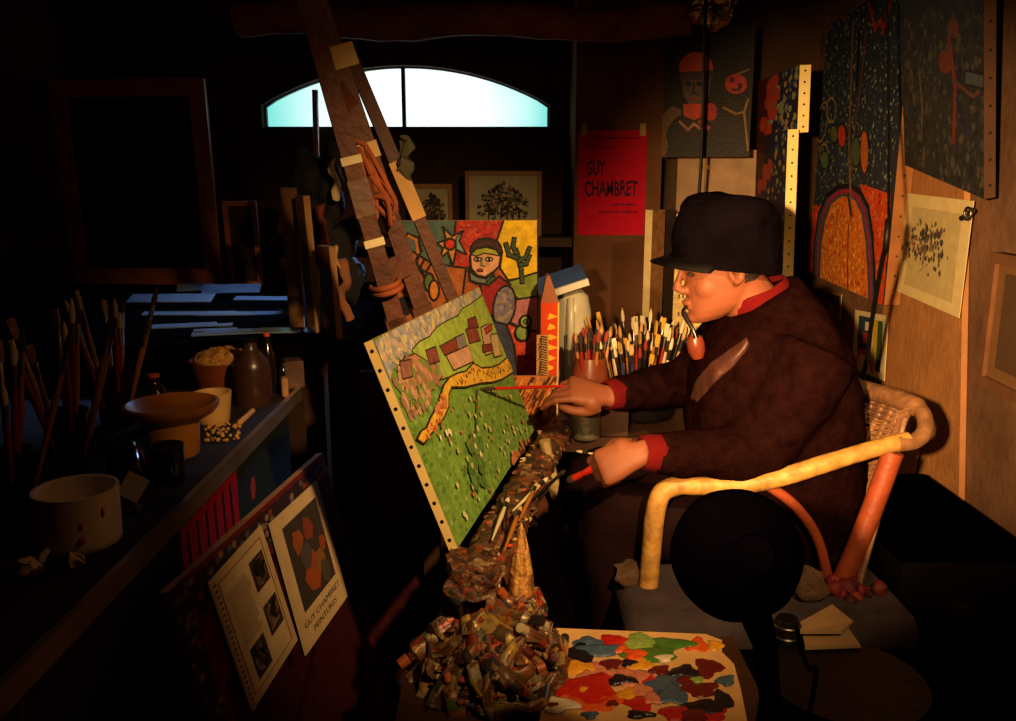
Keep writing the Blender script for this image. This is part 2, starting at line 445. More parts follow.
# --- canvas being painted, seen steeply from its near end
psi, lam = .2137, .3785
CU = V3((math.sin(psi), math.cos(psi), 0)); CV = V3((-math.sin(lam) * math.cos(psi), math.sin(lam) * math.sin(psi), math.cos(lam)))
CO = V3((-.0890, 1.4, .7136)); CW, CH = .7393, .3963
cv = thing('landscape_canvas', 'unfinished canvas of a green field and pink village on the easel, touched by the brush', 'painting', CO)
A = Art(CO, CU, CV, CW, CH, (112, 150, 62)); CN = A.N
A.slab('stretcher', mat('primed canvas edge', (226, 196, 128), .8, var=.12, spec=.2), .017, cv); A.edge_tacks(cv, 'l', .017, 11)
A.dots([(92, 136, 52), (126, 160, 74), (140, 168, 96), (86, 124, 60)], [(372, 343), (481, 282), (532, 433), (459, 546)], 700, .004, .012, 2, .5)
A.shape((172, 168, 160), [(371, 343), (480, 281), (486, 292), (478, 298), (470, 304), (461, 309), (457, 316), (446, 321), (436, 327), (428, 337), (418, 342), (411, 350), (403, 352), (396, 360), (391, 372), (389, 384), (384, 390)])
A.dots([(198, 184, 150), (150, 154, 172), (204, 172, 152), (214, 198, 140), (142, 146, 150)], [(371, 343), (480, 281), (484, 290), (455, 314), (415, 346), (392, 368), (384, 388)], 420, .004, .010, 3)
A.shape((158, 184, 80), [(411, 350), (418, 342), (428, 337), (436, 327), (446, 321), (457, 316), (461, 309), (470, 304), (478, 298), (486, 292), (492, 315), (503, 345), (512, 366), (478, 368), (440, 380), (420, 372)], (70, 60, 50), .003)
A.shape((178, 124, 100), [(396, 372), (403, 358), (414, 354), (425, 361), (436, 366), (441, 377), (430, 392), (421, 384), (408, 392), (400, 386)], (60, 40, 36), .003)
A.dots([(196, 150, 118), (150, 120, 96), (120, 140, 70)], [(392, 380), (405, 358), (437, 366), (441, 377), (424, 410), (408, 420)], 120, .005, .012, 5)
for poly, col in ([[(398, 362), (409, 360), (411, 377), (401, 380)], (150, 100, 88)], [[(424, 351), (434, 347), (438, 362), (428, 365)], (128, 70, 66)], [[(438, 347), (454, 338), (457, 350), (443, 356)], (130, 64, 50)], [[(454, 338), (462, 334), (466, 350), (457, 351)], (140, 132, 140)], [[(464, 330), (474, 326), (479, 341), (468, 344)], (132, 66, 60)], [[(466, 320), (474, 317), (477, 328), (467, 329)], (120, 56, 50)], [[(444, 356), (466, 346), (472, 362), (452, 371)], (206, 160, 130)], [[(479, 328), (487, 324), (494, 352), (484, 356)], (198, 156, 126)], [[(480, 346), (492, 344), (494, 351), (481, 353)], (120, 50, 40)], [[(482, 330), (490, 324), (490, 330), (484, 335)], (176, 68, 50)], [[(488, 336), (495, 334), (500, 356), (492, 358)], (190, 170, 120)]):
    A.shape(col, poly, (52, 36, 34), .0028)
road = [(447, 378), (455, 374), (463, 372), (471, 364), (480, 369), (489, 368), (497, 365), (505, 358), (509, 366), (511, 373), (500, 380), (490, 383), (478, 384), (463, 388), (449, 388), (446, 396), (446, 408), (441, 419), (431, 431), (421, 445), (414, 440), (418, 432), (424, 428), (428, 418), (434, 408), (438, 396), (441, 386)]
A.shape((222, 176, 62), road, (48, 40, 24), .004)
A.dots([(120, 76, 30), (150, 92, 36), (90, 60, 30)], [(449, 386), (470, 368), (497, 367), (508, 362), (510, 372), (480, 382)], 60, .003, .005, 7)
A.dots([(176, 92, 40), (208, 140, 90)], [(421, 443), (430, 418), (440, 394), (445, 400), (440, 420), (424, 440)], 40, .004, .008, 8)
A.stroke((84, 112, 50), [(475, 391), (474, 420), (473, 448), (472, 470), (471, 496)], .009)  # the brush's cast shadow, put into the paint as a darker green streak
A.dots([(84, 118, 52), (76, 108, 50), (92, 130, 56)], [(464, 440), (480, 436), (482, 490), (468, 492)], 70, .006, .014, 14)  # darker dabs widening that painted shadow
A.dots([(214, 206, 160), (220, 214, 190), (196, 190, 130)], [(452, 396), (508, 388), (526, 430), (462, 536), (430, 446)], 44, .005, .008, 9)
A.dots([(190, 110, 70), (170, 90, 60)], [(452, 396), (508, 388), (526, 430), (462, 536), (430, 446)], 26, .003, .006, 10)
A.dots([(188, 120, 80), (170, 104, 70)], [(505, 462), (522, 440), (527, 442), (508, 470)], 22, .006, .011, 15)
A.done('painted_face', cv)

# --- bright picture of a boy behind the easel
O, U, Vv, w_, h_ = upright((398, 388), (536.5, 388), (398, 221), 2.46, 2.50, -.04)
bp = thing('boy_painting', 'bright painting of a boy in a red vest with a star sun and a cactus', 'painting', O)
A = Art(O, U, Vv, w_, h_, (170, 84, 34)); A.slab('board', mat('cream board edge', (220, 180, 90), .8, var=.1), .02, bp)
K = (26, 16, 14); L = .0065
A.shape((78, 104, 98), [(396, 219), (456, 219), (452, 258), (450, 266), (430, 262), (410, 250), (396, 262)], K, L)
A.shape((186, 40, 34), [(456, 219), (504, 219), (497, 242), (500, 252), (480, 262), (472, 268), (452, 268), (453, 250)], K, L)
A.dots([(206, 70, 50), (160, 30, 30), (190, 90, 60)], [(458, 221), (501, 221), (496, 242), (470, 262), (455, 262)], 70, .004, .009, 3)
A.shape((240, 196, 22), [(504, 219), (538, 219), (538, 276), (508, 280), (500, 268), (502, 252), (497, 240)], K, L)
A.shape((176, 98, 44), [(396, 262), (410, 250), (430, 262), (450, 266), (466, 268), (462, 300), (430, 330), (396, 350)], K, L)
A.shape((132, 150, 52), [(506, 282), (538, 272), (538, 297), (520, 300), (512, 294)], K, L)
A.shape((186, 116, 124), [(512, 300), (538, 296), (538, 331), (524, 330), (510, 322)], K, L)
A.shape((196, 66, 36), [(506, 322), (524, 330), (538, 331), (538, 390), (512, 390), (505, 350)], K, L)
A.dots([(226, 96, 50), (160, 44, 28), (220, 120, 60)], [(512, 328), (536, 333), (536, 388), (514, 388)], 60, .004, .009, 4)
A.shape((214, 146, 60), [(437, 243), (446, 240), (443, 227), (452, 236), (463, 231), (459, 241), (466, 254), (456, 250), (453, 266), (448, 252), (440, 258), (443, 248)], K, L)
A.shape((120, 150, 150), [(456, 238), (463, 231), (459, 241), (466, 254), (456, 249)], K, .004)
A.oval((210, 44, 26), 450, 244, 5.5, 5.5, K, L)
A.stroke(K, [(408, 234), (418, 238), (421, 250), (416, 262), (424, 276)], .010); A.stroke((196, 120, 50), [(409, 236), (416, 240), (418, 252)], .008)
A.stroke(K, [(428, 250), (432, 262), (426, 272), (420, 268), (424, 260)], .007)
A.oval((86, 110, 50), 429, 282, 5, 9, K, L); A.oval((214, 130, 40), 434, 290, 5, 10, K, L)
A.oval(K, 404, 306, 9, 10); A.shape((150, 30, 30), [(408, 303), (418, 306), (412, 316)])
A.oval((66, 28, 26), 486, 250, 15.5, 12, K, L)
A.shape((220, 160, 124), [(470, 256), (471, 268), (477, 275), (485, 277), (494, 271), (499, 266), (501, 255), (496, 249), (486, 246), (475, 249)], K, L)
A.shape((166, 172, 56), [(471, 254), (476, 249), (486, 247), (496, 250), (500, 256), (492, 254), (484, 253), (476, 256)], K, .004)
for ex in (477.5, 489): A.oval((236, 220, 190), ex, 259, 3.4, 1.9, K, .004); A.oval(K, ex, 259, 1.4, 1.6)
A.stroke((96, 110, 40), [(482, 258), (481, 265), (484, 266)], .006); A.oval((170, 40, 40), 480, 270, 3, 1.4, K, .003)
A.shape((112, 122, 118), [(469, 270), (476, 276), (486, 278), (493, 273), (490, 284), (478, 283), (470, 280)], K, L)
A.shape((64, 100, 46), [(486, 281), (494, 275), (497, 284), (488, 286)], K, .004)
A.shape((150, 26, 24), [(480, 283), (488, 285), (499, 276), (510, 284), (509, 300), (500, 312), (488, 316), (482, 306)], K, L)
A.oval((128, 118, 130), 504, 306, 11, 21, K, L, rot=.15)
A.dots([(150, 140, 150), (110, 100, 118), (160, 140, 120)], [(497, 292), (511, 290), (513, 312), (500, 324)], 40, .004, .008, 6)
A.shape((56, 62, 88), [(490, 320), (506, 324), (514, 345), (519, 388), (506, 388), (500, 350)], K, L)
G = (52, 82, 46)
for st in ([(522, 281), (521, 268), (518, 256), (516, 250)], [(518, 258), (509, 254), (506, 244)], [(516, 252), (513, 246), (514, 239)], [(519, 260), (526, 256), (529, 248)], [(520, 264), (526, 263), (529, 256)]):
    A.stroke(K, st, .014); A.stroke(G, st, .008)
A.oval((132, 160, 70), 522, 332, 7, 8, K, L); A.oval((150, 180, 80), 525, 321, 5.5, 6, K, L); A.oval((90, 120, 50), 525, 321, 2.2, 2.4, K, .003)
A.done('painted_face', bp)

# --- red exhibition poster taped to the pillar
def pillar_rect(a, b, top, y): return upright(a, b, top, y, y)
O, U, Vv, w_, h_ = upright((577, 235), (644, 235), (579, 130), YP - .006, YP - .006)
po = thing('exhibition_poster', 'red paper poster with dark lettering taped to the stone pillar', 'poster', O)
A = Art(O, U, Vv, w_, h_, (206, 14, 48)); A.slab('sheet', mat('red paper back', (190, 16, 44), .8), .002, po)
PU = (66, 22, 62)
A.text(PU, 'GUY', w_ * .12, h_ * .575, h_ * .14, w_ * .28, .05, bold=.03); A.text(PU, 'CHAMBRET', w_ * .10, h_ * .375, h_ * .15, w_ * .78, .05, 1, bold=.03)
rg = random.Random(4)
for u0, u1, v, t in ((.16, .86, .925, .011), (.26, .52, .83, .008), (.50, .86, .295, .012), (.32, .88, .225, .012)):
    u = u0
    while u < u1:
        n_ = rg.uniform(.012, .03); A.rect(PU, w_ * u, h_ * (v - t * rg.uniform(.5, 1)), w_ * (u + n_), h_ * (v + t * rg.uniform(.5, 1))); u += n_ + rg.uniform(.008, .03)
A.done('printed_face', po, PRINT)
for u in (.08, .93):
    p = O + U * (w_ * u) + Vv * (h_ - .005) - V3((0, .004, 0)); MB().box(p + V3((0, 0, .006)), (.024, .003, .05)).build('tape', TAPE, po, smooth=0)

# --- framed drawings on the ledge under the window
ZL = at(450, 236, 3.9).z
def framed(name, label, a, b, top, y, artfn, border=.018, fm=PALEWOOD, mount=(196, 184, 150), group=None, lean=-.08, y2=None, z=None):
    O, U, Vv, w_, h_ = upright(a, b, top, y, y2 or y, lean)
    if z is not None: O, h_ = drop(O, Vv, h_, z)
    t = thing(name, label, 'picture', O, group)
    A = Art(O, U, Vv, w_, h_, mount); A.slab('backing', DARKWOOD, .012, t)
    artfn(A, w_, h_); A.done('picture_sheet', t, PRINT)
    N = A.N; mb = MB()
    R = [(0, 0), (w_, 0), (w_, h_), (0, h_)]; I = [(border, border), (w_ - border, border), (w_ - border, h_ - border), (border, h_ - border)]
    P = lambda q, d: [O + U * u + Vv * v + N * d for u, v in q]
    mb.loft([P(R, -.012), P(R, .012), P(I, .012), P(I, .001)], cap=False).build('frame', fm, t, smooth=0)
    return t
def tree_art(seed):
    def fn(A, w_, h_):
        rg = random.Random(seed)
        for k in range(260):
            x = rg.gauss(.5, .16); y = rg.uniform(.30, .80) if rg.random() < .8 else rg.uniform(.22, .4)
            if abs(x - .5) > .34: continue
            y = .34 + (y - .3) * (1 - 1.6 * abs(x - .5))
            A.raw(rg.choice([(70, 60, 50), (100, 88, 72), (50, 42, 36), (128, 112, 92)]), [(w_ * x + rg.uniform(.003, .012) * math.cos(i * 1.26), h_ * y + rg.uniform(.003, .012) * math.sin(i * 1.26)) for i in range(5)]); A.lv += 2e-6
        for x in (.3, .38, .46, .55, .62, .7): A.stroke_uv((60, 50, 42), [(w_ * x, h_ * .2), (w_ * (x + .01), h_ * .42)], .006)
    return fn
framed('framed_drawing', 'pale framed drawing of a clump of trees directly above the boy painting', (466, 236), (541, 236), (469, 171), 3.92, tree_art(1), group=None)
framed('framed_drawing', 'small pale framed drawing half hidden between the easel beams and the tree drawing', (413, 236), (453, 236), (414, 184), 3.92, tree_art(5))

# --- dark portrait hung above the cap
O, U, Vv, w_, h_ = upright((661, 160), (749, 153), (664, 28), 3.38, 3.30, .10)
pt = thing('portrait_painting', 'dark portrait of an orange-faced man in a red cap hung above the painter', 'painting', O)
A = Art(O, U, Vv, w_, h_, (17, 13, 16)); A.slab('stretcher', mat('worn canvas edge', (170, 116, 56), .8, var=.2), .02, pt)
A.shape((96, 70, 40), [(660, 118), (672, 106), (682, 110), (676, 130), (668, 156), (660, 158)])
A.oval((24, 17, 19), 706, 136, 40, 28); A.shape((30, 22, 26), [(664, 160), (672, 132), (690, 116), (720, 112), (742, 126), (748, 158)])
A.oval((176, 60, 34), 696, 68, 17, 16); A.shape((90, 70, 66), [(681, 76), (712, 76), (710, 96), (702, 106), (688, 105), (682, 94)], (20, 14, 16), .008)
A.shape((60, 44, 46), [(679, 72), (714, 70), (712, 79), (681, 81)]); A.shape((182, 62, 36), [(683, 104), (704, 104), (704, 116), (694, 120), (684, 116)])
for ex in (688, 700): A.oval((18, 12, 16), ex, 84, 4, 2.6)
A.stroke((40, 28, 30), [(694, 84), (693, 93), (697, 94)], .008); A.oval((120, 40, 36), 694, 99, 5, 1.6)
A.oval((160, 40, 34), 736, 84, 12, 11, (30, 14, 14), .008); A.oval((40, 16, 18), 732, 80, 2.5, 3); A.oval((40, 16, 18), 740, 86, 2.5, 3); A.oval((40, 16, 18), 736, 90, 5, 1.5)
A.oval((150, 34, 30), 711, 112, 6, 9); A.stroke((150, 100, 56), [(680, 122), (688, 130), (694, 124), (702, 130)], .010); A.stroke((150, 60, 40), [(700, 122), (708, 128)], .014)
A.stroke((120, 88, 36), [(724, 108), (736, 114), (744, 112), (748, 100)], .009); A.stroke((120, 90, 40), [(744, 112), (748, 150)], .008); A.stroke((110, 84, 40), [(738, 74), (748, 70)], .008)
A.done('painted_face', pt)
# hanging cord in front of it
tag(MB().tube([at(706, -8, 3.1), at(704, 60, 3.1), at(703, 110, 3.1), at(701, 168, 3.1), at(698, 206, 3.1)], .006, 8).build('hanging_cord', IRON), 'dark cord hanging down in front of the portrait', 'cord')
# pale cupboard below the portrait
c0, c1 = at(676, 205, 3.75), at(756, 205, 3.75)
cb = thing('wall_cabinet', 'pale narrow cupboard below the portrait, behind the cap', 'cabinet', ((c0.x + c1.x) / 2, 3.85, 0))
ztop = at(700, 150, 3.75).z
MB().box(((c0.x + c1.x) / 2, 3.87, ztop / 2), (c1.x - c0.x, .24, ztop)).build('body', mat('cream cupboard paint', (168, 138, 106), .6, var=.2), cb, smooth=0)
MB().box(((c0.x * .35 + c1.x * .65), 3.742, ztop / 2), ((c1.x - c0.x) * .62, .016, ztop - .06)).build('door', MATS['cream cupboard paint'], cb, smooth=0)
MB().box((at(704, 166, 3.73).x, 3.727, at(704, 167, 3.73).z), (.05, .014, .016)).build('handle', BRASS, cb, smooth=0)
# canvases leaning in the corner behind the painter's face
def lean_board(name, label, a, b, top, y0, y1, thick, col, edge=WOODC, cat='canvas', lean=-.06, art=None, group=None, tacks=None, tn=10, z=0.002):
    O, U, Vv, w_, h_ = upright(a, b, top, y0, y1, lean)
    if z is not None: O, h_ = drop(O, Vv, h_, z)
    t = thing(name, label, cat, O, group); A = Art(O, U, Vv, w_, h_, col); A.slab('stretcher', edge, thick, t)
    if art: art(A, w_, h_)
    A.done('painted_face', t)
    if tacks: A.edge_tacks(t, tacks, thick, tn)
    return t
lean_board('canvas_board', 'narrow pale board standing against the pillar just ahead of the cap peak', (645, 430), (657, 430), (655, 210), 2.95, 3.0, .03, (122, 84, 52), lean=.0)
lean_board('canvas_board', 'dark canvas standing between the two pale boards ahead of the face', (656, 430), (668, 430), (664, 210), 3.08, 3.1, .03, (34, 24, 22), DARKWOOD, lean=.0)
def print_art(A, w_, h_):
    rg = random.Random(8)
    for k in range(16):
        for j in range(7):
            A.rect((90, 74, 50), w_ * (.12 + j * .11), h_ * (.12 + k * .05), w_ * (.12 + j * .11 + rg.uniform(.04, .09)), h_ * (.12 + k * .05 + .012)); 
lean_board('printed_sheet', 'pale printed sheet standing behind the painter profile and the brushes', (668, 430), (702, 430), (674, 214), 2.9, 2.9, .006, (204, 178, 112), cat='sheet', art=print_art, lean=.0)

# --- canvases along the right wall
def flower_art(seed, ground=(22, 24, 44)):
    def fn(A, w_, h_):
        rg = random.Random(seed)
        A.rect((70, 22, 26), 0, 0, w_ * .30, h_)
        for k in range(90):
            x, y = rg.uniform(.3, .98) * w_, rg.uniform(.02, .98) * h_; r = rg.uniform(.006, .014)
            A.raw(rg.choice([(150, 150, 70), (120, 128, 110), (170, 130, 60), (60, 80, 90)]), [(x + r * 1.6 * math.cos(i), y + r * math.sin(i)) for i in range(6)]); A.lv += 2e-6
        for k in range(9):
            x, y = rg.uniform(.12, .5) * w_, rg.uniform(.05, .9) * h_
            A.raw((170, 60, 34), [(x + .05 * math.cos(i), y + .03 * math.sin(i)) for i in range(6)]); A.lv += 2e-6
    return fn
STRIP = mat('white tacked edge', (244, 222, 150), .75, var=.1, spec=.2)
lean_board('flower_canvas', 'dark flowered canvas with a white tacked edge, lower of the two beside the tall painting', (752, 300), (782, 300), (758, 137), 3.3, 2.80, .034, (22, 24, 44), STRIP, art=flower_art(3), lean=-.03, tacks='r', tn=14, z=None)
lean_board('flower_canvas', 'dark flowered canvas with a short white tacked edge, stacked on top of the lower one', (757, 136), (797, 136), (762, 80), 3.32, 2.86, .036, (24, 22, 40), STRIP, art=flower_art(9), lean=-.03, tacks='r', tn=6, z=None)
# the tall painting of a tower over an orange arch
N0 = WRN; P0 = WR0 + WRN * .075
A0 = onplane(809, 272, P0, N0); B0 = onplane(884, 305, P0, N0)
zb = (A0.z + B0.z) / 2; U = (-WRD); Vv = V3((0, 0, 1)); base = V3((A0.x, A0.y, zb))
U2 = V3((U.x, U.y, (B0.z - A0.z) / ((B0 - A0).dot(U)))).normalized(); V2 = WRN.cross(U2); V2 = V2 if V2.z > 0 else -V2
w_ = (B0 - A0).dot(U2); h_ = 1.02
tp = thing('tower_painting', 'tall speckled dark blue painting of a tower above an orange arch on the right wall', 'painting', A0)
A = Art(A0, U2, V2, w_, h_, (46, 58, 76)); A.slab('stretcher', mat('orange canvas edge', (150, 96, 48), .8, var=.2), .05, tp); A.edge_tacks(tp, 'r', .05, 16)
allq = [(806, -10), (905, -10), (888, 305), (806, 275)]
A.dots([(110, 130, 124), (150, 160, 136), (80, 104, 130), (180, 180, 140), (60, 70, 110), (40, 48, 70)], allq, 2600, .003, .0075, 1)
A.shape((220, 76, 36), [(806, 204), (822, 206), (826, 284), (806, 280)]); A.shape((222, 80, 36), [(862, 184), (892, 194), (889, 310), (868, 300)])
A.dots([(226, 110, 44), (160, 40, 30), (230, 140, 60)], [(862, 184), (892, 194), (889, 310), (868, 300)], 130, .004, .010, 2); A.dots([(226, 110, 44), (160, 40, 30)], [(806, 204), (822, 206), (826, 284), (806, 280)], 60, .004, .010, 3)
arc = [(814, 280), (816, 240), (820, 214), (828, 196), (840, 187), (852, 186), (862, 192), (870, 208), (874, 235), (876, 270), (877, 310)]
A.shape((70, 84, 104), arc); A.stroke((26, 20, 30), arc, .02); ain = [(818, 284), (820, 242), (824, 217), (831, 200), (841, 192), (851, 191), (859, 197), (866, 211), (870, 238), (872, 270), (873, 308)]
A.stroke((170, 40, 80), ain, .018); A.shape((226, 130, 40), [(821, 284), (823, 244), (827, 220), (833, 204), (842, 197), (851, 196), (857, 201), (863, 214), (867, 240), (869, 270), (870, 306)])
A.dots([(244, 180, 70), (200, 84, 36), (244, 150, 50), (180, 70, 34), (248, 196, 96)], [(822, 284), (824, 244), (833, 206), (850, 198), (862, 216), (868, 302)], 420, .004, .010, 4)
A.stroke((110, 50, 34), [(850, 226), (849, 300)], .012)
for st, cc, lw in (([(855, 24), (853, 80), (851, 140), (852, 190)], (120, 96, 58), .022), ([(868, 34), (862, 90), (857, 130), (854, 170)], (104, 70, 50), .020), ([(861, 30), (859, 84)], (20, 18, 30), .02), ([(852, 170), (853, 214)], (140, 110, 70), .02), ([(850, 196), (853, 214)], (40, 40, 50), .02)):
    A.stroke(cc, st, lw)
for cx, cy, rx, ry, rot in ((824, 122, 5, 20, .15), (833, 110, 5, 12, .0), (826, 154, 4, 10, 0)):
    pts = [(cx + rx * math.cos(t) * math.cos(rot) - ry * math.sin(t) * math.sin(rot), cy + rx * math.cos(t) * math.sin(rot) + ry * math.sin(t) * math.cos(rot)) for t in [i * PI / 9 for i in range(19)]]
    A.stroke((176, 140, 60), pts, .008)
A.oval((196, 70, 44), 844, 136, 4, 12, (40, 20, 20), .006); A.oval((96, 110, 70), 836, 134, 4, 9, (30, 26, 24), .006); A.oval((76, 100, 70), 858, 152, 5, 15, (26, 26, 26), .006); A.oval((200, 110, 50), 867, 152, 4, 22, (60, 30, 24), .006); A.oval((90, 120, 80), 827, 160, 4, 9, (30, 30, 26), .006)
A.stroke((150, 36, 30), [(816, 36), (826, 22), (830, 26), (838, 12), (846, 18), (850, 4)], .016); A.stroke((170, 50, 36), [(872, 4), (878, 30), (884, 20), (886, 32), (894, 2)], .018)
A.done('painted_face', tp)

# --- the dark picture tilted off the wall at upper right
P1 = WR0 + WRN * .10
a, b = onplane(905, 165, P1, N0), onplane(984, 199, P1, N0)
U2 = (b - a).normalized(); V2 = WRN.cross(U2); V2 = V2 if V2.z > 0 else -V2
V2 = (V2 + WRN * .18).normalized(); U2 = (U2 - V2 * U2.dot(V2)).normalized()
dk = thing('grey_painting', 'dark grey-green figure painting tilted forward high on the right wall', 'painting', a)
A = Art(a, U2, V2, (b - a).length, .62, (44, 46, 46)); A.slab('stretcher', mat('dull canvas edge', (72, 44, 26), .8, var=.2), .026, dk); A.edge_tacks(dk, 'r', .026, 10)
A.dots([(60, 62, 56), (70, 72, 76), (50, 50, 58), (80, 76, 62), (34, 34, 40)], [(900, -60), (1020, -60), (985, 200), (903, 166)], 500, .006, .016, 6)
A.stroke((120, 50, 34), [(950, 40), (956, 90), (954, 140)], .02); A.stroke((40, 36, 70), [(960, 60), (958, 100), (966, 132)], .018); A.oval((110, 52, 34), 946, 62, 7, 12); A.stroke((96, 76, 54), [(920, 70), (923, 110), (922, 140)], .014)
A.oval((104, 60, 42), 954, 28, 6, 10); A.shape((74, 84, 96), [(966, 70), (992, 76), (990, 90), (966, 84)], (30, 30, 40), .006); A.stroke((96, 60, 44), [(956, 82), (974, 96), (980, 92)], .010)
A.done('painted_face', dk)

# --- pale board, sketch, small card and collage on the right wall
def wall_sheet(name, label, cat, bl, br, tl, off, base, m, thick, artfn=None, sheetname='sheet', pm=PRINT):
    Pq = WR0 + WRN * off; a, b, t_ = (onplane(*q, Pq, N0) for q in (bl, br, tl))
    U2 = (b - a); w_ = U2.length; U2.normalize(); V2 = WRN.cross(U2); V2 = V2 if V2.z > 0 else -V2
    t = thing(name, label, cat, a); A = Art(a, U2, V2, w_, (t_ - a).dot(V2), base); A.slab(sheetname, m, thick, t)
    if artfn: artfn(A, w_, A.h)
    A.done('printed_face' if pm is PRINT else 'painted_face', t, pm)
    return t
wall_sheet('fibreboard', 'tan fibreboard panel on the right wall carrying the pinned sketch', 'board', (880, 500), (958, 536), (912, 120), .02, (176, 122, 76), mat('tan fibreboard', (176, 122, 76), .9, var=.2, nscale=9, bump=.3), .016, None, 'panel', mat('fibreboard face', attr=True, rough=.9, var=.22, nscale=9, bump=.35, bscale=40, spec=.1))
def sketch(A, w_, h_):
    A.rect((200, 182, 130), w_ * .12, h_ * .10, w_ * .88, h_ * .88)
    rg = random.Random(3)
    for k in range(150):
        x, y = rg.gauss(.40, .14), rg.gauss(.56, .10); r = rg.uniform(.004, .012)
        A.raw(rg.choice([(104, 90, 70), (84, 74, 62), (128, 110, 80), (70, 62, 60)]), [(w_ * x + r * math.cos(i), h_ * y + r * math.sin(i)) for i in range(6)]); A.lv += 2e-6
    for x, y in ((.2, .52), (.26, .57), (.22, .46)): A.raw((160, 62, 40), [(w_ * x + .006 * math.cos(i), h_ * y + .006 * math.sin(i)) for i in range(6)])
    A.stroke_uv((120, 104, 76), [(w_ * .34, h_ * .26), (w_ * .42, h_ * .34)], .003)
wall_sheet('pinned_sketch', 'cream paper with a small ink landscape sketch pinned to the tan board', 'sketch', (897, 291), (959, 318), (914, 194), .045, (226, 206, 150), PAPER, .002, sketch)
clp = onplane(968, 215, WR0 + WRN * .06, N0)
cl = thing('binder_clip', 'shiny bulldog clip at the upper right corner of the pinned sketch', 'clip', clp)
MB().tube([clp + V3((0, .03, -.01)), clp + V3((0, 0, .0)), clp + V3((0, -.02, .014))], .008, 8).build('clip_body', METAL, cl)
MB().torus(clp + V3((-.008, -.012, .004)), .016, .003, Matrix.Rotation(PI / 2, 3, 'Y')).build('clip_ring', METAL, cl)
def card(A, w_, h_):
    A.rect((40, 60, 70), w_ * .14, h_ * .3, w_ * .55, h_ * .92); A.rect((200, 170, 40), w_ * .62, h_ * .1, w_ * .84, h_ * .9); A.rect((50, 80, 40), w_ * .74, h_ * .1, w_ * .88, h_ * .9)
    A.stroke_uv((190, 30, 24), [(w_ * .12, h_ * .1), (w_ * .22, h_ * .32), (w_ * .5, h_ * .36), (w_ * .64, h_ * .1)], .018); A.oval
    A.rect((150, 40, 40), w_ * .3, h_ * .48, w_ * .46, h_ * .66); A.rect((210, 200, 170), w_ * .36, h_ * .7, w_ * .5, h_ * .84)
wall_sheet('art_card', 'small white-bordered card with a red and yellow picture above the wicker chair back', 'card', (852, 368), (884, 381), (862, 311), .04, (222, 206, 160), PAPER, .003, card)
def collage(A, w_, h_):
    rg = random.Random(5)
    for i in range(7):
        for j in range(2): A.rect(rg.choice([(90, 30, 24), (60, 40, 30), (140, 90, 60), (30, 24, 24), (110, 50, 30)]), w_ * (.04 + i * .135), h_ * (.08 + j * .45), w_ * (.04 + i * .135 + .115), h_ * (.08 + j * .45 + .38))
wall_sheet('snapshot_strip', 'strip of small dark snapshots stuck on the wall behind the painter shoulder', 'photograph', (806, 306), (840, 320), (808, 284), .03, (150, 100, 66), PAPER, .002, collage)
# framed picture at the right edge
def plain(A, w_, h_): A.rect((84, 62, 42), w_ * .2, h_ * .16, w_ * .85, h_ * .86)
Pq = WR0 + WRN * .05
a, b, t_ = onplane(981, 383, Pq, N0), onplane(1050, 392, Pq, N0), onplane(1003, 230, Pq, N0)
fr = thing('framed_picture', 'brown framed picture cut by the right edge beside the tan board', 'picture', a)
U2 = -WRD; V2 = V3((0, 0, 1)); w_, h_ = .3, .33
A = Art(a, U2, V2, w_, h_, (120, 84, 52)); A.slab('backing', DARKWOOD, .02, fr); plain(A, w_, h_); A.done('picture_sheet', fr, PRINT)
mb = MB(); bo = .025; R = [(0, 0), (w_, 0), (w_, h_), (0, h_)]; I = [(bo, bo), (w_ - bo, bo), (w_ - bo, h_ - bo), (bo, h_ - bo)]
P = lambda q, d: [a + U2 * u + V2 * v + A.N * d for u, v in q]
mb.loft([P(R, -.012), P(R, .012), P(I, .012), P(I, .001)], cap=False).build('frame', mat('dull oak frame', (112, 72, 42), .7, var=.25), fr, smooth=0)
# big dark framed canvas at the back left
def dim(A, w_, h_):
    A.dots([(40, 34, 40), (60, 44, 40), (34, 34, 44)], [(60, 80), (226, 80), (222, 265), (76, 265)], 90, .02, .05, 3); A.rect((52, 38, 34), w_ * .25, h_ * .55, w_ * .5, h_ * .62)
framed('framed_canvas', 'large dark picture in a wide brown wooden frame at back left', (74, 268), (222, 268), (58, 80), 3.76, dim, .07, mat('brown frame wood', (176, 98, 60), .5, var=.3), (30, 26, 30), lean=-.05, y2=3.70, z=.902)
framed('framed_canvas', 'small dim brown frame standing between the large frame and the easel clutter', (229, 268), (262, 268), (229, 201), 3.66, lambda A, w_, h_: A.rect((40, 28, 26), w_ * .2, h_ * .2, w_ * .8, h_ * .8), .02, MATS['brown frame wood'], (60, 40, 30), z=.902)

def curve(pts, n=6):
    """smooth polyline through the points"""
    pts = [V3(p) for p in pts]; out = []
    for i in range(len(pts) - 1):
        p0, p1, p2, p3 = pts[max(i - 1, 0)], pts[i], pts[i + 1], pts[min(i + 2, len(pts) - 1)]
        for k in range(n):
            t = k / n; out.append(.5 * ((2 * p1) + (p2 - p0) * t + (2 * p0 - 5 * p1 + 4 * p2 - p3) * t * t + (3 * p1 - p0 - 3 * p2 + p3) * t ** 3))
    return out + [pts[-1]]

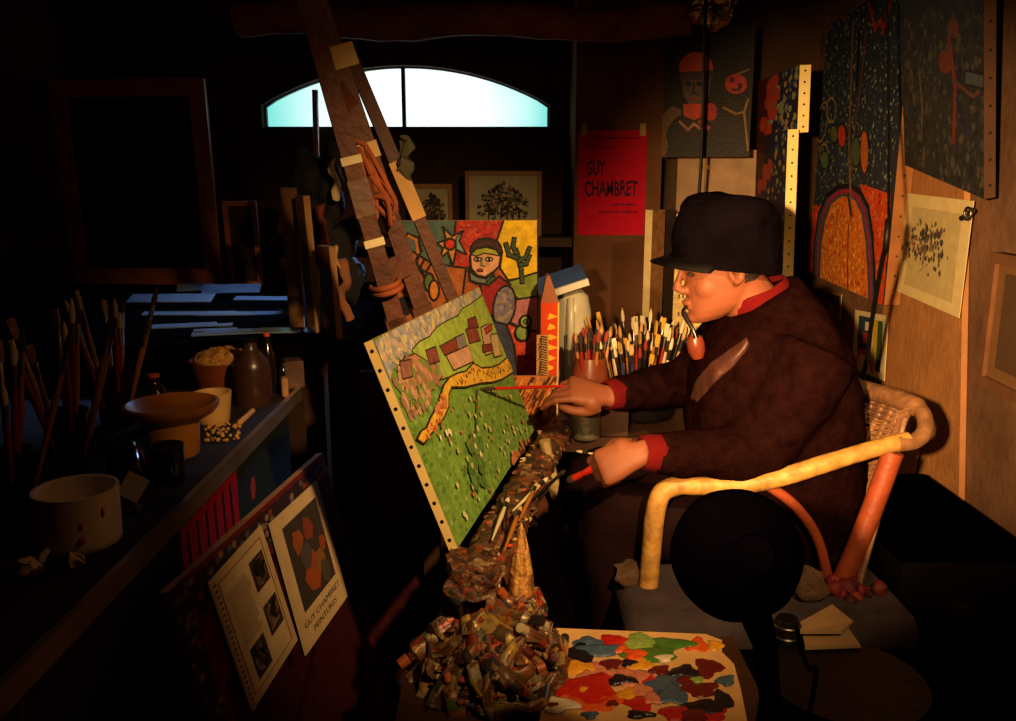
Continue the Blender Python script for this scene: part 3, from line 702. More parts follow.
# ================================================================== easel
ez = thing('easel', 'tall leaning wooden studio easel crusted with paint, holding the landscape canvas', 'easel', (.05, 1.75, 0))
UL = V3((-.3785, .06, .926)).normalized()           # lean of the masts
def beam(mb, p0, p1, wx, wy, side):
    """rectangular timber from p0 to p1; side = direction of its wx width"""
    t = (p1 - p0).normalized(); a = (side - t * side.dot(t)).normalized(); b = t.cross(a)
    mb.loft([[p + a * sx * wx / 2 + b * sy * wy / 2 for sx, sy in ((-1, -1), (1, -1), (1, 1), (-1, 1))] for p in (p0, p1)])
    return mb
def mast(name, pa, ya, pb, yb, wx, wy, e0=0., e1=0., m=EASEL):
    p0, p1 = at(*pa, ya), at(*pb, yb); d = p1 - p0
    return beam(MB(), p0 - d * e0, p1 + d * e1, wx, wy, V3((1, .25, 0))).build(name, m, ez, smooth=0), p0, p1
m1, q0, q1 = mast('mast', (421, 306), 1.86, (334, 50), 1.80, .036, .03, .0, .30)
m4, k0, k1 = mast('mast', (395, 318), 1.80, (323, 60), 1.74, .036, .03, .06, .30)
m2, r0, r1 = mast('mast', (453, 300), 2.16, (353, 62), 2.12, .030, .024, .0, .06)
def lower(p0, p1, z0):
    d = (p0 - p1); return p0 + d * ((p0.z - z0) / -d.z)
for p, q in ((q0, q1), (k0, k1), (r0, r1)):
    f = lower(p, q, .03); beam(MB(), f, p + (q - p) * .002, .045, .03, V3((1, .25, 0))).build('leg', EASEL, ez, smooth=0)
# pale paper scraps and tape wound on the masts
def wrap(p0, p1, t0, t1, wx, wy, m):
    d = p1 - p0; beam(MB(), p0 + d * t0, p0 + d * t1, wx + .006, wy + .006, V3((1, .25, 0))).build('tape_wrap', m, ez, smooth=0)
wrap(q0, q1, .93, 1.01, .070, .034, TAPE); wrap(k0, k1, .62, .65, .036, .03, PAPER); wrap(r0, r1, .36, .60, .030, .024, mat('yellowed paper', (206, 158, 90), .8, var=.15)); wrap(k0, k1, .42, .56, .036, .03, LEATHER); wrap(k0, k1, .30, .33, .036, .03, PAPER); wrap(q0, q1, .60, .66, .036, .03, TAPE)
for t_ in (.18, .52, .84): beam(MB(), k0.lerp(k1, t_) + V3((0, .01, 0)), q0.lerp(q1, t_) + V3((0, -.01, 0)), .05, .018, UL).build('cross_rail', EASEL, ez, smooth=0)
# ball of string and rag tied half way up
mb = MB(); rg = random.Random(5); kc = q0.lerp(q1, .50) + V3((.0, -.03, 0))
pts = [kc + UL * rg.uniform(-.09, .09) + V3((rg.gauss(0, .016), rg.gauss(0, .012), 0)) for _ in range(22)]
mb.tube(curve(pts, 4), .005, 6); mb.build('string_tangle', mat('orange string', (150, 74, 34), .8, var=.3), ez)
mb = MB(); kc = q0.lerp(q1, .60) + V3((.07, .0, 0)); mb.ball(kc, (.014, .014, .045), 12).jitter(.022, 50); mb.build('rag_knot', mat('olive rag', (58, 54, 34), .9, var=.4), ez)
q2 = k0.lerp(k1, .12); mb = MB(); mb.torus(q2, .05, .006, (q1 - q0).to_track_quat('Z', 'Y').to_matrix(), ell=.6); mb.torus(q2 + UL * .012, .05, .006, (q1 - q0).to_track_quat('Z', 'Y').to_matrix(), ell=.6); mb.build('string_loop', mat('orange string'), ez)
# the tray that carries the canvas, thick with dried paint
T0, T1 = CO - CU * .05 + V3((.028, 0, -.012)), CO + CU * (CW + .06) + V3((.028, 0, -.012))
mb = MB(); rg = random.Random(11); n_ = 46
for k in range(n_ + 1):
    pass
rings = []
for k in range(n_ + 1):
    p = T0.lerp(T1, k / n_); ring = []
    for j in range(16):
        a = 2 * PI * j / 16; ring.append(p + V3((.042 * math.cos(a) + .020, 0, .026 * math.sin(a) - .012)) + V3((math.cos(a), 0, math.sin(a))) * (.014 * noise.noise(V3((p.y * 30, math.cos(a) * 2, math.sin(a) * 2)))))
    rings.append(ring)
mb.loft(rings)
pal = [(84, 52, 36), (110, 70, 44), (64, 40, 34), (118, 80, 50), (96, 62, 44), (140, 56, 32), (60, 50, 50), (90, 60, 40), (112, 64, 40), (150, 120, 80), (70, 46, 34), (88, 56, 38)]
def speckle(mb, pal, seed=1):
    rg = random.Random(seed)
    for f in mb.bm.faces:
        c = (*lin(rg.choice(pal)), 1)
        for l in f.loops: l[mb.cl] = c
speckle(mb, pal, 4); mb.build('tray', CRUST, ez, smooth=70)
mb = MB(); rg = random.Random(12)
for k in range(300):
    t = rg.random(); p = T0.lerp(T1, t) + V3((rg.uniform(-.012, .062), rg.uniform(-.02, .02), rg.uniform(-.03, .016)))
    mb.c(rg.choice(pal + [(200, 170, 110), (196, 64, 30), (190, 160, 60)])); mb.ball(p, (rg.uniform(.002, .007), rg.uniform(.003, .012), rg.uniform(.002, .006)), 4, Matrix.Rotation(rg.uniform(0, 3), 3, 'Z'))
tag(mb.build('paint_crumbs', CRUST, ez), kind='stuff')
# front end block of the tray, hanging crust below it, and post
mb = MB(); e = CO - CU * .03 + V3((.045, 0, -.05)); mb.box(e + V3((-.01, 0, .02)), (.085, .10, .05)); bmesh.ops.subdivide_edges(mb.bm, edges=mb.bm.edges, cuts=11, use_grid_fill=True); mb.jitter(.014, 26, 2).jitter(.005, 90, 3); speckle(mb, pal, 7); mb.build('tray_block', CRUST, ez, smooth=60)
beam(MB(), e + V3((0, .06, -.02)), V3((.02, 1.52, .03)), .05, .04, V3((1, 0, 0))).build('post', EASEL, ez, smooth=0)
mb = MB(); h0 = at(545, 452, 1.95); mb.tube([h0 + V3((0, 0, .03)), h0 + V3((.006, 0, -.02)), h0 + V3((.016, -.01, -.07)), h0 + V3((.022, -.01, -.12))], [.012, .016, .018, .006], 8).jitter(.010, 30); mb.build('hanging_rag', mat('paint stiff rag', (178, 150, 100), .8, var=.3, bump=.5), ez)
# brushes lying on the tray are things of their own (below)

# ================================================================== paintbrushes
def make_brush(name, label, L, r, hm, fm=METAL, bm_=BRIST, flat=False, group=None):
    t = thing(name, label, 'paintbrush', (0, 0, 0), group)
    MB().tube([(0, 0, 0), (0, 0, L * .25), (0, 0, L * .55), (0, 0, L * .74)], [r * .45, r * .8, r * 1.15, r * .8], 8).build('handle', hm, t)
    MB().tube([(0, 0, L * .735), (0, 0, L * .86)], [r * .95, r * 1.05], 8).build('ferrule', fm, t)
    mb = MB()
    if flat: mb.loft([[V3((x * r * k, y * r * .5 * k2, L * z)) for x, y in ((-1, -1), (1, -1), (1, 1), (-1, 1))] for k, k2, z in ((1, 1, .855), (1.5, 1, .92), (1.35, .5, 1.0))])
    else: mb.tube([(0, 0, L * .855), (0, 0, L * .91), (0, 0, L * .96), (0, 0, L)], [r, r * 1.25, r * .9, r * .2], 8)
    mb.build('bristles', bm_, t)
    return t
HM = [mat('brush handle red', (150, 34, 24), .35, var=.15), mat('brush handle raw', (190, 140, 80), .45, var=.2), mat('brush handle black', (24, 20, 20), .35, var=.15), mat('brush handle ochre', (168, 104, 40), .4, var=.2), mat('brush handle blue', (40, 52, 92), .4, var=.2), mat('brush handle white', (206, 190, 150), .45, var=.1)]
BM = [BRIST, mat('bristles white', (222, 206, 168), .8, var=.3), mat('bristles stained red', (150, 50, 34), .8, var=.3), mat('bristles dark', (50, 36, 28), .8, var=.3), mat('bristles yellow', (210, 160, 50), .8, var=.3)]
# --- back table with jars, in front of the boy picture's foot
ZT = .66
bt = thing('work_table', 'low table behind the easel carrying the brush jars, carton and jug', 'table', (.25, 2.5, 0))
MB().box((.25, 2.54, ZT - .02), (1.05, .62, .04)).build('table_top', DARKWOOD, bt, smooth=0)
for x in (-.22, .72):
    for y in (2.28, 2.8): MB().box((x, y, (ZT - .04) / 2), (.05, .05, ZT - .04)).build('leg', DARKWOOD, bt, smooth=0)
def jar(name, label, loc, prof, m, cat='jar', neck=None):
    return tag(MB().lathe(prof, loc, 28).build(name, m, origin=loc), label, cat)
def hollow(r0, r1, h, t=.006, foot=0.0, belly=0.0):
    """profile of an open pot: outside up, over the lip, inside down"""
    out = [(.001, 0), (r0 * .96, 0), (r0, .004)] + [(r0 + (r1 - r0) * k / 8 + belly * math.sin(PI * k / 8), h * k / 8) for k in range(1, 9)]
    return out + [(r1 - t, h), (r1 - t * 1.2, h - .004)] + [(max(r0 + (r1 - r0) * k / 8 + belly * math.sin(PI * k / 8) - t, .003), h * k / 8) for k in range(7, 0, -1)] + [(r0 - t, t), (.001, t)]
def bundle(protos, loc, zb, n, rad, spread, hlo, hhi, seed, axis_bias=(0, 0, 0), first=True, labels=None):
    rg = random.Random(seed); out = []
    for k in range(n):
        pr = protos[k % len(protos)]; o = pr if (first and k < len(protos)) else copy_tree(pr)
        a = 2 * PI * (k * .618); rr = rad * math.sqrt((k + .5) / n)
        ax = V3((math.cos(a) * rr * spread + axis_bias[0], math.sin(a) * rr * spread + axis_bias[1], 1)).normalized()
        s = rg.uniform(hlo, hhi); o.scale = (1, 1, s)
        place(o, V3(loc) + V3((math.cos(a) * rr * .55, math.sin(a) * rr * .55, zb)), ax, rg.uniform(0, 6))
        out.append(o)
    return out
# brown clay pot with red-tipped brushes
cp = at(590, 385, 2.38); cp.z = ZT + .0
hp = at(590, 357, 2.38).z
jar('clay_pot', 'squat brown glazed pot packed with stubby brushes behind the painting hand', (cp.x, 2.38, ZT), hollow(.046, .044, hp - ZT, .005, belly=.010), CLAY, 'pot')
g1 = 'stubby brushes packed in the brown glazed pot'
pb = [make_brush('paintbrush', 'stubby reddish brush packed tight in the brown glazed pot', .2, .0055, HM[i], bm_=BM[j], group=g1) for i, j in ((0, 2), (1, 0), (0, 3), (3, 2))]
bundle(pb, (cp.x, 2.38, ZT), .06, 16, .052, 3.2, .95, 1.15, 3)
# wide dark jar crowded with long brushes
bx = at(640, 400, 2.46); hj = at(640, 378, 2.46).z
jar('brush_jar', 'wide dark jar crowded with long brushes in front of the painter face', (bx.x, 2.46, ZT), hollow(.10, .125, hj - ZT, .006), IRON, 'jar')
g2 = 'long brushes in the wide dark jar'
pb = [make_brush('paintbrush', 'long brush standing in the wide dark jar before the painter face', .235, .0048, HM[i], bm_=BM[j], flat=fl_, group=g2) for i, j, fl_ in ((2, 1, False), (0, 1, True), (1, 0, False), (5, 1, False), (3, 4, True), (2, 2, False), (4, 0, True))]
bundle(pb, (bx.x, 2.46, ZT), .015, 58, .17, 2.2, .92, 1.28, 7)
# tin can and small bottle under the painting hand
tl = at(586, 452, 2.22); ht = at(586, 412, 2.22).z
jar('tin_can', 'dented pale tin can under the painting hand', (tl.x, 2.24, ZT), hollow(.040, .040, ht - ZT, .003), mat('tin', (170, 160, 140), .35, .8, var=.3, bump=.2), 'can')
tag(MB().lathe([(.001, 0), (.016, 0), (.017, .03), (.008, .042), (.009, .055), (.001, .056)], (at(612, 396, 2.3).x, 2.27, ZT + .09), 16, Matrix.Rotation(.5, 3, 'Y')).build('white_stopper', WHITEP), 'small white stopper lying between the brown pot and the red cuff', 'stopper')
tag(MB().box((at(608, 410, 2.30).x, 2.275, ZT + .045), (.10, .055, .09)).build('wooden_block', DARKWOOD, smooth=0), 'dark block behind the tin can, below the painting hand', 'block')
# orange carton with gable top
k0, k1 = at(541, 425, 2.30), at(557, 425, 2.30); kz = at(549, 303, 2.30).z; ka = at(546, 276, 2.30).z
ct = thing('orange_carton', 'tall orange carton with yellow lettering and a brown pointed top', 'carton', ((k0.x + k1.x) / 2, 2.32, ZT))
wd = .05; cx = (k0.x + k1.x) / 2
mb = MB(); mb.box((cx, 2.335, (ZT + kz) / 2), (wd, .06, kz - ZT)); mb.build('carton_body', mat('orange card', (214, 78, 26), .5, var=.12), ct, smooth=0)
mb = MB(); mb.loft([[V3((cx + x * wd / 2, 2.335 + y * .03, kz)) for x, y in ((-1, -1), (1, -1), (1, 1), (-1, 1))], [V3((cx + x * .004 - .006, 2.335 + y * .03, ka)) for x, y in ((-1, -1), (1, -1), (1, 1), (-1, 1))]]); mb.build('gable_top', mat('brown card top', (150, 84, 46), .6, var=.2), ct, smooth=0)
A = Art((cx - wd / 2, 2.305, ZT), (1, 0, 0), (0, 0, 1), wd, kz - ZT, (206, 66, 24)); rg = random.Random(2)
for k in range(9):
    v = A.h * (.25 + .08 * k)
    A.raw((236, 176, 60), [(wd * .35 + (wd * .5 + rg.uniform(-.006, .006)) * t, v + .006 * s + .004 * math.sin(t * 9)) for t, s in ((0, -1), (.3, -1.3), (.8, -.8), (1, 0), (.7, 1), (.2, 1.2))]); A.lv += 1e-5
A.rect((236, 190, 110), wd * .92, 0, wd, A.h); A.done('printed_face', ct, PRINT)
def script_art(A, w_, h_):
    rg = random.Random(4)
    for k in range(34):
        v = h_ * (.03 + k * .028); A.stroke_uv((70, 44, 24), [(w_ * .12 + rg.uniform(0, .006), v), (w_ * .4, v + .010), (w_ * .86, v + .006)], .003)
def lean2(name, label, cat, a, b, top, y0, y1, th, col, m, fn, lean=-.04):
    O, U, Vv, w_, h_ = upright(a, b, top, y0, y1, lean); t = thing(name, label, cat, O); A = Art(O, U, Vv, w_, h_, col); A.slab('board', m, th, t); fn(A, w_, h_); A.done('painted_face', t); return t
lean2('inscribed_strip', 'narrow ochre strip covered with dark marks leaning on the orange carton', 'strip', (536, 425), (547.5, 425), (536, 335), 2.27, 2.27, .006, (200, 150, 84), PALEWOOD, script_art)
def strokes_art(A, w_, h_):
    rg = random.Random(6)
    for k in range(120):
        u, v = rg.uniform(.02, .98) * w_, rg.uniform(.02, .98) * h_; A.stroke_uv(rg.choice([(96, 52, 24), (226, 150, 70), (140, 70, 30), (70, 40, 24)]), [(u, v), (u + .012, v + .022)], .004)
lean2('stroked_board', 'orange-brown board scribbled with slanting strokes between canvas edge and carton', 'board', (505, 430), (556, 430), (505, 376), 2.235, 2.235, .008, (190, 112, 52), PALEWOOD, strokes_art)
# milky jug with a blue book on top
jx0, jx1 = at(556, 400, 2.62).x, at(586, 400, 2.62).x; jz = at(570, 286, 2.62).z; jc = ((jx0 + jx1) / 2, 2.62, ZT)
jg = thing('plastic_jug', 'big milky plastic jug with a dark handle opening behind the orange carton', 'jug', jc)
r_ = (jx1 - jx0) / 2 + .012; H = jz - ZT
MB().lathe([(.001, 0), (r_ * .95, 0), (r_, .01), (r_, H * .55), (r_ * .98, H * .78), (r_ * .8, H * .92), (r_ * .45, H * .97), (r_ * .4, H), (.001, H)], jc, 28).build('jug_body', PLASTIC, jg)
mb = MB(); mb.tube([V3(jc) + V3((-.01, -r_ - .0, H * z)) + V3((0, -.03 * math.sin(PI * (z - .5) / .42), 0)) for z in (.5, .58, .67, .76, .85, .92)], .010, 8); mb.build('handle', PLASTIC, jg)
MB().box(V3(jc) + V3((0, -r_ + .001, H * .36)), (r_ * .9, .01, H * .5)).build('paper_label', mat('dark label', (58, 46, 44), .6, var=.3), jg, smooth=0)
bk = thing('blue_book', 'blue box lid with a white edge lying tilted on top of the milky jug', 'box', at(563, 282, 2.6))
R = Matrix.Rotation(.30, 3, 'Y') @ Matrix.Rotation(.35, 3, 'X') @ Matrix.Rotation(-.4, 3, 'Z')
R = Matrix.Rotation(-.32, 3, 'Y') @ Matrix.Rotation(.22, 3, 'X')
bc = at(561, 281, 2.58)
MB().box(bc, (.15, .15, .012), R).build('lid', BLUEB, bk, smooth=0); MB().box(bc + R @ V3((.01, -.078, .0)), (.13, .008, .020), R).build('white_edge', WHITEP, bk, smooth=0)

# ================================================================== palette table, palette, mound and tubes
ZP = .485
pt_ = thing('palette_table', 'low paint-spattered table under the palette and the heap of tubes', 'table', (.12, 1.33, 0))
MB().box((.125, 1.32, ZP - .015), (.62, .36, .03)).build('table_top', DARKWOOD, pt_, smooth=0)
for x in (-.15, .40):
    for y in (1.17, 1.47): MB().box((x, y, (ZP - .03) / 2), (.04, .04, ZP - .03)).build('leg', DARKWOOD, pt_, smooth=0)
pe = thing('palette', 'pale palette board covered in bright blobs of paint beside the tube heap', 'palette', (.2, 1.33, ZP))
A = None
PQ = [atz(*q, ZP + .012) for q in ((556, 628), (706, 634), (722, 640), (722, 652), (734, 664), (741, 690), (752, 745), (535, 745))]
mb = MB(); mb.loft([[p + V3((0, 0, -.012)) for p in PQ], PQ]); mb.build('board', mat('palette board', (224, 176, 112), .6, var=.15, bump=.15), pe, smooth=0)
mb = MB(); rg = random.Random(21)
def blob(col, px, py, rx, ry, k=0):
    c = atz(px, py, ZP + .012); ex = atz(px + rx, py, ZP + .012) - c; ey = atz(px, py - ry, ZP + .012) - c
    mb.c(col); ph = rg.uniform(0, 6); n = 16; rings = []
    hgt = rg.uniform(.002, .005)
    for s, z in ((1.0, 0), (.92, hgt * .7), (.6, hgt), (.15, hgt * rg.uniform(.8, 1.8))):
        rings.append([c + (ex * math.cos(2 * PI * i / n) + ey * math.sin(2 * PI * i / n)) * s * (1 + .22 * math.sin(3 * 2 * PI * i / n + ph) + .12 * math.sin(5 * 2 * PI * i / n + 2 * ph)) + V3((0, 0, z + k * .0008)) for i in range(n)])
    mb.loft(rings)
R_, O_, Y_, G_, B_, BR, BK, PK, WH, LG = (196, 34, 24), (226, 92, 30), (232, 160, 44), (74, 122, 44), (70, 96, 124), (104, 26, 22), (26, 22, 34), (214, 130, 100), (226, 210, 180), (142, 170, 84)
Z = [(R_, 614, 642, 12, 6), (LG, 640, 643, 20, 7), (G_, 652, 655, 24, 6), (G_, 672, 645, 20, 5), (O_, 697, 645, 10, 6), (Y_, 715, 646, 7, 4), (B_, 600, 651, 20, 5), (BK, 578, 655, 14, 8), (B_, 588, 642, 14, 4), (Y_, 578, 667, 14, 7), (O_, 636, 656, 12, 5), (Y_, 640, 666, 12, 5), (PK, 606, 672, 24, 9), (PK, 632, 678, 18, 7), (BR, 611, 666, 9, 5), (R_, 588, 690, 26, 12), (O_, 600, 700, 26, 9), (Y_, 584, 692, 12, 5), (O_, 570, 690, 10, 8), (BK, 622, 682, 13, 4), (PK, 644, 690, 14, 6), (B_, 664, 686, 16, 10), (B_, 672, 696, 14, 8), (BK, 684, 673, 13, 5), (BR, 708, 668, 12, 8), (BR, 700, 690, 16, 6), (BK, 722, 702, 9, 9), (B_, 726, 682, 8, 4), (BK, 700, 708, 20, 6), (R_, 640, 704, 13, 7), (R_, 674, 714, 12, 6), (PK, 652, 700, 9, 5), (R_, 712, 714, 14, 6), (BR, 660, 671, 9, 4), (BR, 607, 703, 12, 4), (WH, 560, 706, 16, 6), ((150, 120, 150), 556, 708, 14, 5), (B_, 590, 716, 7, 3), (BK, 640, 716, 12, 3), (BR, 684, 682, 9, 4), (LG, 696, 681, 7, 3), (R_, 650, 680, 7, 4), (BR, 690, 716, 18, 6), (BK, 630, 665, 8, 3), (Y_, 626, 696, 9, 5), (O_, 622, 650, 7, 4), (PK, 586, 678, 9, 5), (WH, 664, 660, 8, 3), (BR, 655, 647, 6, 3), (O_, 570, 702, 12, 6)]
for k, z in enumerate(Z): blob(z[0], z[1], z[2], z[3] * 1.16, z[4] * 1.2, k=k % 4)
mb.build('wet_paint', mat('wet paint', attr=True, rough=.28, var=.2, nscale=60, bump=.35, bscale=120), pe, smooth=60)
# mound of hardened paint
mc = V3((-.025, 1.36, ZP)); mb = MB()
mb.ball(mc + V3((0, 0, .0)), (.112, .112, .105), 20)
for v in mb.bm.verts: v.co.z = max(v.co.z, ZP)
mb.jitter(.03, 18, 1).jitter(.010, 60, 3)
for v in mb.bm.verts: v.co.z = max(v.co.z, ZP)
pal2 = [(96, 60, 40), (70, 44, 34), (130, 80, 46), (150, 110, 70), (170, 50, 30), (84, 84, 50), (60, 50, 50), (180, 150, 100), (110, 40, 30)]
speckle(mb, pal2, 5); tag(mb.build('dried_paint_mound', CRUST, smooth=70), 'mound of dried paint under the heap of squeezed tubes', 'dried paint')
def make_tube(body, stripe, cap):
    t = thing('paint_tube', 'squeezed paint-smeared metal tube in the heap left of the palette', 'paint tube', (0, 0, 0), 'squeezed paint tubes heaped beside the palette')
    L, r = .095, .0150; mb = MB(); mb.c(body)
    rings = []
    for k, (z, a, b) in enumerate(((0, 1.25, .10), (.010, 1.25, .10), (.013, 1.2, .30), (.038, 1.1, .75), (.063, 1.0, .95), (.084, 1, 1), (.090, .45, .45), (.095, .4, .4))):
        rings.append([V3((r * a * math.cos(2 * PI * i / 12), r * b * .75 * math.sin(2 * PI * i / 12) + .004 * math.sin(z * 90), z)) for i in range(12)])
    mb.loft(rings)
    for f in mb.bm.faces:
        zc = f.calc_center_median().z
        if .028 < zc < .064:
            for l in f.loops: l[mb.cl] = (*lin(stripe), 1)
    cr_ = random.Random(int(sum(body) + sum(stripe)))
    for f in mb.bm.faces:
        if cr_.random() < .38:
            for l in f.loops: l[mb.cl] = (*lin(cr_.choice([(96, 60, 40), (70, 44, 34), (130, 80, 46), (150, 110, 70), (150, 50, 30), (84, 70, 40), (180, 150, 100)])), 1)
    mb.jitter(.005, 60, sum(body) * .1); mb.build('tube_body', mat('painted tin tube', attr=True, rough=.35, var=.5, nscale=70, bump=.4, metal=.25), t)
    mb = MB(); mb.lathe([(.001, .0945), (.0085, .0945), (.0078, .110), (.001, .1105)], n=10); mb.c(cap)
    for f in mb.bm.faces:
        for l in f.loops: l[mb.cl] = (*lin(cap), 1)
    mb.build('cap', mat('tube cap', attr=True, rough=.4, var=.2), t)
    return t
protos = [make_tube(*q) for q in (((150, 130, 100), (176, 120, 60), (40, 30, 28)), ((120, 90, 60), (150, 50, 30), (200, 180, 140)), ((170, 140, 80), (90, 70, 40), (90, 30, 24)), ((96, 70, 54), (60, 60, 70), (60, 44, 36)), ((190, 170, 130), (200, 160, 80), (50, 40, 36)), ((130, 80, 50), (90, 96, 50), (180, 90, 40)))]
rg = random.Random(33); nt_ = 48
for k in range(nt_):
    o = protos[k] if k < len(protos) else copy_tree(protos[k % len(protos)])
    th = math.acos(1 - (k + .5) / nt_ * .93); ph = k * 2.39996 + rg.uniform(-.2, .2)
    n = V3((math.sin(th) * math.cos(ph), math.sin(th) * math.sin(ph), math.cos(th)))
    p = mc + V3((n.x * .115, n.y * .116, n.z * .108)); p.z = max(p.z, ZP + .014)
    tdir = (n.cross(V3((rg.gauss(0, 1), rg.gauss(0, 1), rg.gauss(0, .5)))).normalized() + n * rg.uniform(-.1, .45)).normalized()
    s = rg.uniform(.8, 1.25); o.scale = (s, s, s); place(o, p - tdir * .045 + n * .010, tdir, rg.uniform(0, 6))
mb = MB(); rg = random.Random(41)
for k in range(420):
    th = math.acos(1 - rg.random() * .95); ph = rg.uniform(0, 6.3); n = V3((math.sin(th) * math.cos(ph), math.sin(th) * math.sin(ph), math.cos(th)))
    p = mc + V3((n.x * .124, n.y * .124, n.z * .118)); p.z = max(p.z, ZP + .006); mb.c(rg.choice(pal2 + [(140, 100, 60)])); mb.ball(p, (rg.uniform(.003, .010), rg.uniform(.003, .010), rg.uniform(.003, .007)), 4)
mb.jitter(.004, 80); tag(mb.build('paint_flakes', CRUST), 'crumbs of dry paint caught among the heaped tubes', 'dried paint', kind='stuff')
# upturned painted cone on top of the heap
kp = at(521, 592, 1.47); ap = at(519, 523, 1.47)
cn = thing('wooden_cone', 'tall yellowish paint-streaked cone rising from the back of the tube heap', 'cone', kp)
hh = (ap - kp).length; mb = MB(); mb.lathe([(.001, 0), (.026, 0), (.022, hh * .3), (.014, hh * .65), (.006, hh * .92), (.001, hh)], kp, 18); speckle(mb, [(186, 130, 60), (160, 104, 50), (206, 156, 80), (130, 80, 40)], 3); mb.build('cone_body', CRUST, cn)
mb = MB(); mb.lathe([(.001, -.05), (.045, -.045), (.042, -.02), (.034, .004), (.001, .006)], kp, 18); bmesh.ops.subdivide_edges(mb.bm, edges=mb.bm.edges, cuts=2, use_grid_fill=True); mb.jitter(.012, 50); speckle(mb, pal2, 8); mb.build('crusted_base', CRUST, cn)

# ================================================================== brushes on the tray
g3 = 'brushes lying on the easel tray'
pb = [make_brush('paintbrush', 'thin crusted brush lying along the end of the easel tray', .16, .004, HM[i], bm_=BM[j], group=g3) for i, j in ((3, 0), (5, 1), (2, 3))]
rg = random.Random(6)
for k in range(6):
    o = pb[k] if k < 3 else copy_tree(pb[k % 3])
    p = T0.lerp(T1, .02 + .055 * k) + V3((.03 + rg.uniform(0, .04), 0, .018 + rg.uniform(0, .006)))
    place(o, p, CU * 1.0 + V3((rg.uniform(-.5, .5), 0, .12)), rg.uniform(0, 6))

# ================================================================== wicker armchair
ch = thing('wicker_armchair', 'wicker armchair with gold-painted cane arms in which the painter sits', 'armchair', (.58, 1.86, 0))
ZS = .50
def px_t(lst): return [at(x, y, Y) for x, y, Y in lst]
arm = px_t([(648, 590, 1.66), (651, 555, 1.66), (655, 515, 1.66), (662, 493, 1.66), (678, 486, 1.66), (700, 486, 1.66), (735, 485, 1.66), (775, 479, 1.66), (830, 462, 1.67), (880, 447, 1.69), (908, 440, 1.70)])
MB().tube(curve(arm), [.0205] * 24 + [.019] * 25 + [.018] * 12, 14).build('arm', GOLDC, ch)
fararm = [V3((p.x, 2.15 + (p.y - 1.66) * -1, p.z - .07 * (p.z > .55))) for p in arm]
MB().tube(curve(fararm), .019, 12).build('arm', RUST, ch)
# cane curl joining arm to back
cu_ = px_t([(897, 444, 1.69), (915, 441, 1.70), (925, 430, 1.72), (922, 412, 1.76), (905, 402, 1.82), (880, 394, 1.92), (858, 388, 2.03)]); 
MB().tube(curve(cu_), [.017] * 20 + [.022] * 17, 12).build('back_rail', WICKER, ch)
MB().tube(curve([cu_[-1], cu_[-1] + V3((0, .12, .01)), V3((.83, 2.16, .86)), fararm[-1]]), .02, 10).build('back_rail', WICKER, ch)
# woven back: slanting canes with weft
bk0, bk1 = cu_[-1] + V3((0, .15, 0)), at(905, 418, 1.745)
mb = MB(); top = curve([bk0, cu_[-1], cu_[4], bk1], 10); n_ = len(top)
bot = [V3((.74 + .0 * i, 1.66 + (2.16 - 1.66) * (1 - i / (n_ - 1)), ZS)) for i in range(n_)]
rows = []
for j in range(0, 60):
    t = j / 59; row = []
    for i in range(n_):
        p = top[i].lerp(bot[i], t); wv = .005 * (1 if (i + j) % 2 else -1); row.append(p + V3((wv, 0, .0)))
    rows.append(row)
for j in range(0, 60):
    mb.tube(rows[j], .0040, 5)
for i in range(0, n_, 2): mb.tube([top[i].lerp(bot[i], t / 4) for t in range(5)], .007, 6)
mb.build('woven_back', WICKER, ch)
MB().tube(curve(px_t([(893, 452, 1.69), (868, 520, 1.69), (838, 590, 1.69)])), .022, 12).build('rear_post', RUST, ch)
MB().tube(curve(px_t([(766, 484, 1.67), (795, 506, 1.67), (818, 540, 1.68), (830, 590, 1.69)])), .011, 10).build('brace', RUST, ch)
sx0, sx1 = at(648, 590, 1.66).x - .03, .80
MB().box(((sx0 + sx1) / 2, 1.84, ZS - .035), (sx1 - sx0, .60, .05)).build('seat', WICKER, ch, smooth=0)
for x in (sx0 + .03, .70):
    for y in (1.60, 2.10): MB().tube([(x, y, ZS - .05), (x + (.02 if x > .4 else -.02), y, 0)], [.02, .018], 10).build('leg', RUST, ch)
# grey cloth pad over the seat, its near corner hanging
pd = MB(); nx, ny = 26, 24; g = []
for i in range(nx + 1):
    row = []
    for j in range(ny + 1):
        x = sx0 - .035 + (sx1 - sx0 + .03) * i / nx; y = 1.495 + .64 * j / ny
        z = ZS + .012 + .006 * noise.noise(V3((x * 14, y * 14, 0)))
        if x < sx0 - .0: z -= .03 * ((sx0 - x) / .035) ** 2
        if y < 1.52: z -= .03 * ((1.52 - y) / .025) ** 2
        row.append(V3((x, y, z)))
    g.append(row)
V_ = [[pd.bm.verts.new(p) for p in r] for r in g]; V2_ = [[pd.bm.verts.new(p - V3((0, 0, .022))) for p in r] for r in g]
for i in range(nx):
    for j in range(ny):
        pd.f([V_[i][j], V_[i + 1][j], V_[i + 1][j + 1], V_[i][j + 1]]); pd.f([V2_[i][j], V2_[i][j + 1], V2_[i + 1][j + 1], V2_[i + 1][j]])
for i in range(nx):
    pd.f([V_[i][0], V2_[i][0], V2_[i + 1][0], V_[i + 1][0]]); pd.f([V_[i + 1][ny], V2_[i + 1][ny], V2_[i][ny], V_[i][ny]])
for j in range(ny):
    pd.f([V_[0][j + 1], V2_[0][j + 1], V2_[0][j], V_[0][j]]); pd.f([V_[nx][j], V2_[nx][j], V2_[nx][j + 1], V_[nx][j + 1]])
tag(pd.build('seat_pad', PADM, ch, smooth=60))
mb = MB(); fr0 = at(628, 572, 1.70)
